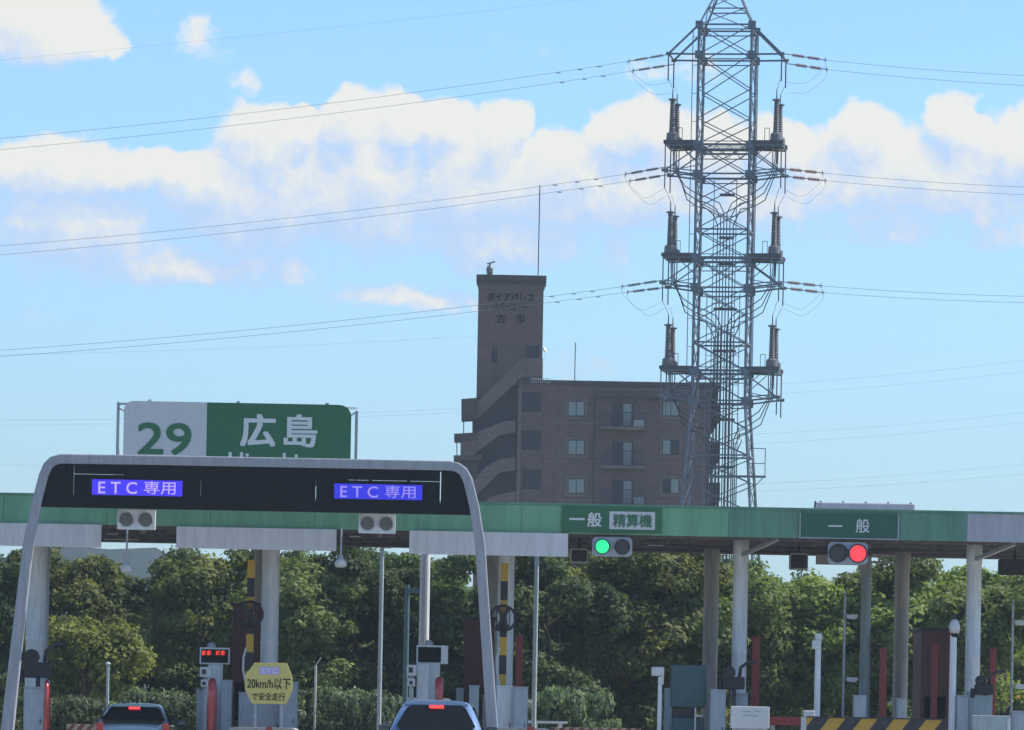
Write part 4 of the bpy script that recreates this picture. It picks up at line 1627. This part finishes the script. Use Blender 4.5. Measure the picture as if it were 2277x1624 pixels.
# lamp posts on the right
for (x, v0, lamps, lab) in ((1876, 1326, (1371, 1511), 'slim post with two flat white lamps left of the grey green pole'), (2250, 1345, (1384, 1526), 'slim post with two flat white lamps at the right edge')):
    t, c, zt = pole(x, v0, FD + 3.5, .032, 'galvanised', lab, 'lamp_post', 'lamp post', 1480, .16)
    for v in lamps:
        a = P(x + 18, v, FD + 3.5)
        q = MB()
        q.box(c.x, a.x - .12, c.y - .02, c.y + .02, a.z - .03, a.z + .0)
        q.build('arm', 'galvanised', t)
        q = MB()
        q.prism([(a.x - .13, a.z + .05), (a.x + .13, a.z + .05), (a.x + .13, a.z), (a.x + .08, a.z - .07), (a.x - .1, a.z - .05), (a.x - .13, a.z)], c.y - .16, c.y + .3)
        q.build('lamp_head', 'cabinet_white', t, bevel=.01)
    q = MB()
    q.bar((c.x, c.y, zt), (c.x, c.y, zt + .14), .02)
    q.build('tip', 'galvanised', t)
t, c, zt = pole(1818, 1418, FD - .5, .075, 'column_paint', 'white post with a stubby head left of the red light pole', 'sensor_post', 'post', 1500, .16)
q = MB()
q.box(c.x - .14, c.x + .05, c.y - .1, c.y + .1, zt - .26, zt - .06)
q.box(c.x - .075, c.x + .085, c.y - .08, c.y + .08, zt - .05, zt + .1)
q.build('head', 'cabinet_white', t, bevel=.02)
t, c, zt = pole(2119, 1385, FD - .3, .085, 'column_paint', 'grey white pole with a dome camera left of the far right column', 'camera_pole', 'camera', 1480, .16)
q = MB()
q.lathe((c.x + .02, c.y, zt - .12), [(.1, -.12), (.13, 0), (.13, .04), (.09, .16), (.04, .2)], n=16)
q.build('camera_hood', 'cabinet_white', t, smooth=True)
q = MB()
q.lathe((c.x + .02, c.y, zt - .12), [(.03, -.24), (.09, -.2), (.1, -.121)], n=16)
q.build('dome', 'car_glass', t, smooth=True)
q = MB()
q.lathe((c.x + .01, c.y, zt + .081), [(.05, 0), (.05, .09), (.02, .14)], n=10)
q.build('cap', 'dark_metal', t)
t, c, zt = pole(1467, 1505, FD - .5, .052, 'column_paint', 'white post with a boxy camera left of the green machine', 'camera_post', 'camera', 1550, .16)
q = MB()
q.pbox(1449, 1483, 1477, 1503, FD - .6, .3)
h = q.build('camera_case', 'cabinet_white', t, bevel=.025)
q = MB()
q.pbox(1470, 1485, 1476, 1522, FD - .55, .1)
q.build('bracket', 'cabinet_white', t)

# lower right: sign box, red bar, striped barrier, white boxes
t = thing('notice_box', 'pale green white notice box in front of the column right of the green machine', 'notice', ground_at(1668, 1600, FD - 2) + Vector((0, 0, .004)))
q = MB()
q.pbox(1625, 1571, 1711, 1620, FD - 2, .25)
q.build('panel', 'cabinet_white', t, bevel=.015)
q = MB()
for i, (x, w_) in enumerate(((1650, 22), (1678, 14), (1652, 34))):
    q.pbox(x, 1581 + 9 * (i == 2), x + w_, 1583.5 + 9 * (i == 2), FD - 2.008, .007)
q.build('green_marks', 'pole_green', t)
a = P(1668, 1620, FD - 2)
q = MB()
q.box(a.x - .4, a.x + .4, FD - 1.95, FD - 1.8, .005, a.z - .002)
q.build('stand', 'galvanised', t)
t = thing('lane_bar', 'horizontal red bar across the lane left of the striped barrier', 'barrier', ground_at(1750, 1600, FD - 1) + Vector((0, 0, .004)))
q = MB()
q.pbox(1711, 1594, 1796, 1613, FD - 1, .1)
q.build('bar', 'post_red', t, bevel=.01)
q = MB()
a = P(1719, 1610, FD - 1)
q.box(a.x - .05, a.x + .05, FD - .9, FD - .8, .005, a.z)
q.build('leg', 'galvanised', t)
t = thing('bar_mount', 'small white mount between the red bar and the striped barrier', 'mount', ground_at(1797, 1600, FD - 1.5) + Vector((0, 0, .004)))
q = MB()
q.pbox(1787, 1580, 1812, 1594, FD - 1.5, .3)
q.build('head', 'cabinet_white', t, bevel=.02)
a = P(1790, 1600, FD - 1.5)
q = MB()
q.box(a.x - .08, a.x + .06, FD - 1.4, FD - 1.25, .005, P(1800, 1594, FD - 1.5).z - .002)
q.build('foot', 'cabinet_white', t)
t = thing('hazard_barrier', 'yellow and black slant striped barrier at the lower right', 'barrier', ground_at(1950, 1600, FD - 3) + Vector((0, 0, .004)))
q = MB()
a, b = P(1794, 1596, FD - 3), P(2104, 1602, FD - 3)
q.box(a.x, b.x, FD - 3, FD - 2.85, .35, P(1950, 1598.5, FD - 3).z)
q.build('board', 'hazard_yellow', t, bevel=.01)
q = MB()
q.box(a.x, b.x, FD - 3.02, FD - 2.83, P(1950, 1598.5, FD - 3).z + .001, P(1950, 1598.5, FD - 3).z + .03)
q.build('cap_rail', 'dark_metal', t)
for x in (a.x + .4, b.x - .4):
    q = MB()
    q.box(x - .06, x + .06, FD - 2.84, FD - 2.72, .005, 1.3)
    q.build('leg', 'dark_metal', t)
t = thing('notice_box', 'dull pale notice box in front of the far right column', 'notice', ground_at(2204, 1600, FD - 2) + Vector((0, 0, .004)))
q = MB()
q.pbox(2162, 1591, 2246, 1624, FD - 2, .25)
q.build('panel', 'pole_green', t, bevel=.015)
q = MB()
q.pbox(2240, 1600, 2247, 1640, FD - 2.02, .1)
q.build('edge_strip', 'cabinet_white', t)
a = P(2204, 1624, FD - 2)
q = MB()
q.box(a.x - .4, a.x + .4, FD - 1.95, FD - 1.8, .005, a.z - .002)
q.build('stand', 'galvanised', t)

# guard rails and striped boards behind the gate
def rail(x0, x1, v, d, m, lab, h=.25):
    a, b = P(x0, v, d), P(x1, v, d)
    z = (a.z + b.z) / 2
    t = thing('guard_rail', lab, 'guard rail', Vector(((a.x + b.x) / 2, d, 0)), 'guard rails')
    q = MB()
    q.prism([(a.x, z - h / 2), (b.x, z - h / 2), (b.x, z + h / 2), (a.x, z + h / 2)], d, d + .05)
    q.build('beam', m, t, bevel=.02)
    n = max(2, int((b.x - a.x) / 2) + 1)
    for i in range(n):
        x = a.x + .2 + (b.x - a.x - .4) * i / (n - 1)
        q = MB()
        q.lathe((x, d + .13, 0), [(.06, .0), (.06, z + h / 2)], n=10)
        q.build('post', m, t)


rail(855, 1000, 1559, 146, 'cabinet_grey', 'grey guard rail behind the blue car left of the white pillar', .16)
rail(1165, 1300, 1563, 146, 'cabinet_grey', 'grey guard rail right of the arch leg in front of dark trees', .16)
rail(1174, 1262, 1606, 140, 'cabinet_white', 'low white rail right of the tall grey cabinet', .07)
rail(815, 872, 1605, 140, 'cabinet_white', 'low white rail left of the blue car', .06)


def stripe_board(x0, x1, v0, d, m, lab):
    a, b = P(x0, v0, d), P(x1, v0, d)
    t = thing('striped_board', lab, 'barrier', Vector(((a.x + b.x) / 2, d, .0)), 'low striped boards')
    z = (a.z + b.z) / 2
    q = MB()
    q.box(a.x, b.x, d, d + .1, z - .45, z)
    q.build('board', m, t, bevel=.01)
    for x in (a.x + .1, b.x - .1):
        q = MB()
        q.box(x - .04, x + .04, d + .101, d + .2, 0.001, z - .05)
        q.build('leg', 'galvanised', t)


stripe_board(148, 222, 1611, 134, 'hazard_white', 'low red and white striped board left of the dark car')
stripe_board(1225, 1425, 1619, 134, 'hazard_white', 'low red and white striped board right of the arch under the trees')
t = thing('crash_cushion', 'low concrete coloured crash cushion below the speed sign', 'barrier', ground_at(580, 1600, FD - 6) + Vector((0, 0, .16)))
q = MB()
a, b = P(505, 1618, FD - 6), P(660, 1618, FD - 6)
q.prism(rpoly(a.x, .161, b.x, (a.z + b.z) / 2, .12, 3), FD - 6, FD - 4)
q.build('body', 'concrete', t)
q = MB()
q.pbox(592, 1616, 605, 1640, FD - 6.02, .015)
q.build('red_marker', 'post_red', t)
t = thing('crash_cushion', 'low concrete coloured crash cushion at the right foot of the arch', 'barrier', ground_at(1140, 1600, FD - 6) + Vector((0, 0, .16)))
q = MB()
a, b = P(1085, 1618, FD - 6), P(1228, 1620, FD - 6)
q.prism(rpoly(a.x, .161, b.x, (a.z + b.z) / 2, .12, 3), FD - 6, FD - 4)
q.build('body', 'concrete', t)
q = MB()
q.pbox(1172, 1616, 1188, 1640, FD - 6.02, .015)
q.build('red_marker', 'post_red', t)
# ------------------------------------------------------------------ cars (seen from behind)
def car(x, v_roof, d, W_, roofW, H_, paint, lab, drop, gw=1.0):
    """hatchback; the roof's rear edge appears at (x, v_roof), body W_ wide and H_ high"""
    p = P(x, v_roof, d)
    H = p.z + .0
    cx, y0 = p.x, d - .75
    t = thing('car', lab, 'car', (cx, y0 + 2, .004), 'cars passing the toll gate')
    hw, hr = W_ / 2, roofW / 2
    # stations: y, half width, belt height, roof height, roof half width
    st = [(0.00, hw * .90, .80, .82, hw * .80), (.03, hw * .97, .92, .98, hw * .84), (.12, hw, .99, 1.05, hw * .87), (.42, hw, 1.0, H * .86, hr * 1.09), (.72, hw, 1.0, H - .03, hr),
          (1.1, hw, 1.0, H, hr * .98), (1.8, hw, .99, H, hr * .98), (2.4, hw, .97, H - .06, hr * .98), (2.85, hw, .95, H - .27, hr * .99), (3.25, hw * .99, .94, .99, hw * .82),
          (3.7, hw * .97, .88, .92, hw * .75), (4.0, hw * .90, .74, .79, hw * .68), (4.12, hw * .74, .55, .6, hw * .6)]
    m = []
    for (y, w, zb, zr, wr) in st:
        m.append([(0, .22), (w * .82, .22), (w * .97, .32), (w, .55), (w * .995, zb * .85 + .05), (w * .965, zb), ((w * .965 + wr) / 2 + .012, (zb + zr) / 2 + .01), (wr + .01, zr - .055), (wr - .05, zr - .012), (wr * .62, zr + .012), (0, zr + .022)])
    vs, fs = [], []
    k = len(m[0])
    for (y, *_), sec in zip(st, m):
        vs += [(cx + a, y0 + y, z) for a, z in sec] + [(cx - a, y0 + y, z) for a, z in sec[1:-1][::-1]]
    n = 2 * k - 2
    for i in range(len(st) - 1):
        fs += [(i * n + j, (i + 1) * n + j, (i + 1) * n + (j + 1) % n, i * n + (j + 1) % n) for j in range(n)]
    fs += [tuple(range(n)), tuple(range((len(st)) * n - 1, (len(st) - 1) * n - 1, -1))]
    q = MB()
    q.add(vs, fs)
    o = q.build('body', paint, t, smooth=True)
    bm = bmesh.new()
    bm.from_mesh(o.data)
    bmesh.ops.recalc_face_normals(bm, faces=bm.faces)
    bm.to_mesh(o.data)
    bm.free()
    sb = o.modifiers.new('smooth', 'SUBSURF')
    sb.levels = sb.render_levels = 2
    # rear window lying on the sloping tailgate, a little proud of it
    def slope(z):
        return y0 + .12 + (z - 1.05) / (H - .03 - 1.05) * .60
    q = MB()
    zt, zb = H - .075, 1.06
    a_ = [(-hr * .86, zt - .05), (-hr * .72, zt), (hr * .72, zt), (hr * .86, zt - .05), (hw * .80, zb + .08), (hw * .72, zb), (-hw * .72, zb), (-hw * .80, zb + .08)]
    vs = [(cx + a * gw, slope(z) - .055 - .05 * (1 - (a / hw) ** 2), z) for a, z in a_]
    vs += [(v[0], v[1] + .06, v[2]) for v in vs]
    nn = len(a_)
    q.add(vs, [tuple(range(nn)), tuple(range(2 * nn - 1, nn - 1, -1))] + [(i, i + nn, (i + 1) % nn + nn, (i + 1) % nn) for i in range(nn)])
    q.build('rear_window', 'car_glass', t)
    # spoiler lip over the glass, carrying the brake light
    q = MB()
    pr = [(-hr * .96, H - .06), (-hr * .8, H - .018), (-hr * .4, H + .004), (hr * .4, H + .004), (hr * .8, H - .018), (hr * .96, H - .06), (hr * .85, H - .085), (-hr * .85, H - .085)]
    q.prism([(cx + a, z) for a, z in pr], slope(H) - .10, slope(H) + .25)
    q.build('spoiler', paint, t, bevel=.012)
    q = MB()
    zb_ = H - .105 - drop
    q.box(cx - .13, cx + .13, slope(zb_) - .16, slope(zb_) - .08, zb_ - .03, zb_ + .03)
    q.build('brake_light', 'brake_red', t, bevel=.01)
    q = MB()
    q.bar((cx + .02, slope(H) + .12, H - .01), (cx + .02, slope(H) - .02, H + .1), .014, 6)
    q.build('antenna', 'black_paint', t)
    for s in (-1, 1):
        q = MB()
        q.prism([(cx + s * hw * .82, 1.06), (cx + s * hw * .985, 1.04), (cx + s * hw * 1.0, .72), (cx + s * hw * .76, .74)], y0 + .0, y0 + .3)
        q.build('tail_light', 'tail_red', t, bevel=.02)
        q = MB()
        q.prism([(cx + s * (hw * .95), 1.0), (cx + s * (hw + .2), 1.0), (cx + s * (hw + .22), 1.14), (cx + s * (hw + .04), 1.15)], y0 + 2.65, y0 + 2.78)
        q.build('mirror', 'car_dark', t, bevel=.03)
        q = MB()
        xo = cx + s * (hw * .97)
        prof = [(1.0, 1.02), (1.75, 1.02), (2.6, 1.0), (2.35, H - .17), (1.75, H - .1), (1.05, H - .11)]
        wi = [(y, z) for y, z in prof]
        vs = [(cx + s * ((hw * .965 if z < 1.1 else hr + .03) + .03), y0 + y, z) for y, z in wi] + [(cx + s * ((hw * .965 if z < 1.1 else hr + .03) - .03), y0 + y, z) for y, z in wi]
        nn = len(wi)
        q.add(vs, [tuple(range(nn)), tuple(range(2 * nn - 1, nn - 1, -1))] + [(i, i + nn, (i + 1) % nn + nn, (i + 1) % nn) for i in range(nn)])
        q.build('side_window', 'car_glass', t)
        for y in (.78, 3.3):
            q = MB()
            q.lathe((cx + s * (hw - .2), y0 + y, .315), [(.2, 0), (.29, .0), (.31, .03), (.31, .17), (.29, .2), (.2, .2)], axis=(s, 0, 0), n=28)
            wh = q.build('wheel', 'tyre', t)
            q = MB()
            q.lathe((cx + s * (hw + .002), y0 + y, .315), [(.05, .012), (.19, .0), (.2, -.02)], axis=(s, 0, 0), n=24)
            q.build('rim', 'rim', wh)
    q = MB()
    q.box(cx - .17, cx + .17, y0 - .03, y0 - .005, .66, .82)
    q.build('number_plate', 'plate', t)
    q = MB()
    q.prism(rpoly(cx - hw * .93, .3, cx + hw * .93, .56, .08, 3), y0 - .06, y0 + .15)
    q.build('bumper', paint, t, bevel=.03)
    q = MB()
    vs = [(cx - hr * .9, y0 + 2.5, H - .1), (cx + hr * .9, y0 + 2.5, H - .1), (cx + hw * .85, y0 + 3.22, 1.03), (cx - hw * .85, y0 + 3.22, 1.03)]
    vs = [(a, b + .02, c + .035) for a, b, c in vs] + [(a, b - .02, c - .02) for a, b, c in vs]
    q.add(vs, [(0, 3, 2, 1), (4, 5, 6, 7), (0, 1, 5, 4), (1, 2, 6, 5), (2, 3, 7, 6), (3, 0, 4, 7)])
    q.build('windscreen', 'car_glass', t)
    return t


car(301, 1564.5, 119.5, 1.66, 1.20, 1.5, 'car_pale', 'car with a dark rear window and pale roof edge in the left lane', .0, 1.10)
car(971.5, 1558.5, 92.0, 1.72, 1.20, 1.55, 'car_silver', 'pale blue car with lit brake light below the white pillar', .0)


# ------------------------------------------------------------------ trees
def tube_np(path, radii, n=7):
    mb = MB()
    mb.tube(path, radii, n)
    return mb


def crown_mesh(name, seed, rx, ry, z0, z1, lumps, leaves, size, m, lr=(.26, .52)):
    """boughs carrying clusters of leaf sprays, with open gaps between the boughs"""
    rng = np.random.default_rng(seed)
    cz, rz = (z0 + z1) / 2, (z1 - z0) / 2
    boughs = []
    nb = max(9, lumps // 9)
    while len(boughs) < nb:
        p = rng.uniform(-1, 1, 3)
        r = np.linalg.norm(p)
        if r > 1 or r < .45:
            continue
        boughs.append((np.array([p[0] * rx, p[1] * ry, cz + p[2] * rz * .93]) * np.array([1, 1, 1]), rng.uniform(.55, 1.0), rng.random()))
    C = []
    for i in range(lumps):
        b, br, tone = boughs[i % nb]
        d = rng.normal(size=3)
        d /= np.linalg.norm(d)
        c = b + d * br * np.array([1.0, 1.0, .7]) * rng.uniform(.35, 1)
        c[2] = max(z0 + .1, min(z1 - .15, c[2]))
        C.append((tuple(c), rng.uniform(*lr), .55 * tone + .45 * rng.random()))
    per = leaves // lumps
    V = np.empty((lumps * per, 4, 3))
    T = np.empty((lumps * per, 4))
    k = 0
    for c, r, tone in C:
        d = rng.normal(size=(per, 3))
        d /= np.linalg.norm(d, axis=1)[:, None]
        rad = r * rng.uniform(.55, 1.15, (per, 1))
        pos = np.array(c) + d * rad * np.array([1.15, 1.15, .75])
        nrm = d + rng.normal(size=(per, 3)) * .5 + np.array([0, 0, .45])
        nrm /= np.linalg.norm(nrm, axis=1)[:, None]
        t = np.cross(nrm, rng.normal(size=(per, 3)))
        t /= np.linalg.norm(t, axis=1)[:, None]
        b = np.cross(nrm, t)
        s = size * rng.uniform(.6, 1.3, (per, 1))
        V[k:k + per, 0] = pos - t * s
        V[k:k + per, 1] = pos - b * s * .55 + nrm * s * .12
        V[k:k + per, 2] = pos + t * s
        V[k:k + per, 3] = pos + b * s * .55 + nrm * s * .12
        T[k:k + per] = tone
        k += per
    n = len(V)
    me = bpy.data.meshes.new(name)
    me.vertices.add(n * 4)
    me.vertices.foreach_set('co', V.reshape(-1))
    me.loops.add(n * 4)
    me.loops.foreach_set('vertex_index', np.arange(n * 4, dtype=np.int32))
    me.polygons.add(n)
    me.polygons.foreach_set('loop_start', np.arange(0, n * 4, 4, dtype=np.int32))
    me.polygons.foreach_set('loop_total', np.full(n, 4, dtype=np.int32))
    me.materials.append(MATS[m])
    a = me.attributes.new('tone', 'FLOAT', 'POINT')
    a.data.foreach_set('value', T.reshape(-1))
    me.update(calc_edges=True)
    return me, [(c, r) for c, r, _ in C]


def tree_proto(seed, h, rx, z0, m, lumps=190, leaves=27000, size=.095):
    rnd = random.Random(seed)
    me, C = crown_mesh('crown', seed, rx, rx * .9, z0, h, lumps, leaves, size, m)
    mb = MB()
    pts = [Vector((0, 0, 0)), Vector((rnd.uniform(-.1, .1), rnd.uniform(-.1, .1), 1.2)), Vector((rnd.uniform(-.2, .2), 0, h * .45)), Vector((rnd.uniform(-.3, .3), 0, h * .8))]
    mb.tube(pts, [.17, .13, .10, .03], 8)
    for c, r in rnd.sample(C, min(14, len(C))):
        zb = min(h * .6, max(.8, c[2] - rnd.uniform(.6, 1.4)))
        t = zb / (h * .8)
        base = Vector((0, 0, zb)) if zb < 1.2 else pts[1].lerp(pts[3], (zb - 1.2) / (h * .8 - 1.2))
        tip = Vector(c)
        mid = base.lerp(tip, .5) + Vector((0, 0, .2))
        mb.tube([base, mid, tip], [.055, .035, .012], 5)
    tm = bpy.data.meshes.new('trunk')
    tm.from_pydata(mb.v, [], mb.f)
    tm.materials.append(MATS['bark'])
    return me, tm


PROT = {}
for key, args in {'a': (11, 6.9, 2.3, .9, 'leaf_mid'), 'b': (12, 7.2, 2.1, 1.1, 'leaf_dark'), 'c': (13, 6.6, 2.5, .7, 'leaf_mid'), 'd': (14, 7.4, 2.2, 1.0, 'leaf_dark'),
                  'e': (15, 6.2, 2.2, .8, 'leaf_light')}.items():
    PROT[key] = tree_proto(*args)


def tree(kind, x, d, h_v, rot, lab, group, sx_=1.0, name='tree'):
    """a tree whose top reaches photo row h_v"""
    me, tm = PROT[kind]
    base = {'a': 6.9, 'b': 7.2, 'c': 6.6, 'd': 7.4, 'e': 6.2}[kind]
    c = ground_at(x, 1400, d)
    t = thing(name, lab, 'tree', c, group)
    s = P(x, h_v, d).z / (base * .945)
    t.rotation_euler = (0, 0, rot)
    t.scale = (s * sx_, s * sx_, s)
    o = bpy.data.objects.new('crown', me)
    COL.objects.link(o)
    o.parent = t
    o = bpy.data.objects.new('trunk', tm)
    COL.objects.link(o)
    o.parent = t
    return t


random.seed(8)
FRONT = [('b', -60, 1215, 'tree at the left edge behind the arch foot'), ('a', 150, 1222, 'yellow green tree left of the hill gap beside the left column'),
         ('d', 345, 1212, 'dark tall tree above the dark car'), ('a', 500, 1222, 'green tree left of the striped pole above the fee display'),
         ('c', 660, 1222, 'green tree right of the round column above the speed sign'), ('b', 790, 1226, 'tree between the dome lamp and the slim lamp pole'),
         ('d', 960, 1226, 'dark tree behind the stout white pole'), ('b', 1110, 1225, 'dark tree behind the right leg of the arch'),
         ('d', 1225, 1215, 'dark tree right of the slim pole beside the arch'), ('c', 1365, 1205, 'tall green tree below the green light'),
         ('a', 1490, 1205, 'leafy tree behind the green machine'), ('c', 1600, 1215, 'tree between the old brown column and the round column'),
         ('a', 1745, 1283, 'sunlit lower tree below the hanging dark box'), ('e', 1880, 1272, 'yellowish sunlit tree behind the twin lamp post'),
         ('a', 2010, 1232, 'loose tree behind the old column right of the red light'), ('e', 2110, 1240, 'loose tree behind the dome camera pole'),
         ('c', 2235, 1250, 'tree at the right edge behind the twin lamp post')]
for i, (k, x, v, lab) in enumerate(FRONT):
    tree(k, x, 165 + random.uniform(-4, 4), v, random.uniform(0, 6.28), lab, 'row of trees behind the toll gate', random.uniform(.95, 1.1))
for i, x in enumerate(range(-10, 1660, 150)):
    if 180 < x < 330 or 360 < x < 470:
        continue
    tree('bd'[i % 2], x + random.uniform(-30, 30), 181 + random.uniform(-4, 6), 1232 + random.uniform(0, 14), random.uniform(0, 6.28),
         'dark tree of the second row, filling gaps behind the front trees', 'second row of trees')
for i, (x, v) in enumerate(((300, 1330), (430, 1300), (1700, 1330), (1800, 1320), (1950, 1310), (2060, 1300), (2180, 1300), (2290, 1300))):
    tree('ca'[i % 2], x, 180 + random.uniform(-3, 5), v, random.uniform(0, 6.28), 'low tree of the second row, seen through gaps in the front trees', 'low second row of trees', 1.2)
# dense low shrubs under the crowns
me, tm = tree_proto(31, 2.2, 1.4, .1, 'leaf_dark', 60, 8000, .10)
PROT['u'] = (me, tm)
for i, x in enumerate(range(-40, 2330, 130)):
    c = ground_at(x + random.uniform(-15, 15), 1560, 173 + random.uniform(-3, 3))
    t = thing('understorey_shrub', 'dark shrub under the tree crowns along the whole row', 'shrub', c, 'dark shrubs below the trees')
    t.rotation_euler = (0, 0, random.uniform(0, 6.28))
    s = random.uniform(.8, 1.25)
    t.scale = (s * 1.1, s * 1.1, s)
    for nm, mm in (('crown', me), ('trunk', tm)):
        o = bpy.data.objects.new(nm, mm)
        COL.objects.link(o)
        o.parent = t
# the small sunlit tree at left
PROT['s'] = tree_proto(21, 4.4, 1.45, .9, 'leaf_light', 95, 14000, .085)
me, tm = PROT['s']
c = ground_at(185, 1450, 148)
t = thing('small_tree', 'low sunlit tree with a few reddish leaves left above the dark car', 'tree', c)
s = P(185, 1345, 148).z / 4.4
t.scale = (s * 1.0, s, s)
for nm, mm in (('crown', me), ('trunk', tm)):
    o = bpy.data.objects.new(nm, mm)
    COL.objects.link(o)
    o.parent = t


# oleander bushes: low rounded mounds of pale leaves
BM = [crown_mesh('foliage', 41 + i, w, .65, .12, 1.04, 70, 7500, .052, 'leaf_oleander', (.10, .24))[0] for i, w in enumerate((1.0, .85, 1.15))]
for i, (x, v, lab) in enumerate(((150, 1556, 'pale oleander bush left of the dark car'), (225, 1562, 'pale oleander bush behind the left side of the dark car'), (335, 1541, 'tall pale oleander bush behind the dark car roof'),
                                 (410, 1556, 'pale oleander bush right of the dark car'), (690, 1538, 'oleander bush just right of the speed sign'), (760, 1540, 'oleander bush midway between speed sign and blue car'),
                                 (830, 1546, 'oleander bush left of the blue car'), (1265, 1540, 'oleander bush right of the grey guard rail'))):
    d = 140 + (i % 3)
    c = ground_at(x, 1580, d)
    t = thing('oleander_bush', lab, 'bush', c, 'oleander bushes')
    zt = P(x, v, d).z
    t.scale = (1, 1, zt)
    t.rotation_euler = (0, 0, (i % 2) * math.pi)
    o = bpy.data.objects.new('foliage', BM[i % 3])
    COL.objects.link(o)
    o.parent = t
    q = MB()
    for k in range(6):
        q.bar((c.x + random.uniform(-.5, .5), c.y, 0), (c.x + random.uniform(-.6, .6), c.y, zt * .7), .02, 4)
    so_ = q.build('stems', 'bark', None)
    so_.parent = t
    so_.data.transform(Matrix.Translation(-c))
    so_.data.transform(Matrix.Diagonal((1, 1, 1 / zt, 1)))

# ------------------------------------------------------------------ haze
HAZE = 0.00018
q = MB()
q.box(-1900, 1900, -120, 2500, -1.2, 62)
hz = q.build('haze', 'wire')
hz.data.materials.clear()
m = bpy.data.materials.new('haze_air')
m.use_nodes = True
m.node_tree.nodes.clear()
N = NT(m.node_tree)
vo, pv = N.n('ShaderNodeOutputMaterial'), N.n('ShaderNodeVolumePrincipled')
pv.inputs['Color'].default_value = (.68, .80, .98, 1)
pv.inputs['Density'].default_value = HAZE
pv.inputs['Anisotropy'].default_value = .2
N.l(pv.outputs[0], vo.inputs['Volume'])
hz.data.materials.append(m)
tag(hz, 'thin bluish haze in the air', kind='stuff')
SC.cycles.use_denoising = True
SC.cycles.volume_bounces = 1
SC.cycles.max_bounces = 8
SC.cycles.transparent_max_bounces = 8
SC.cycles.sample_clamp_indirect = 6
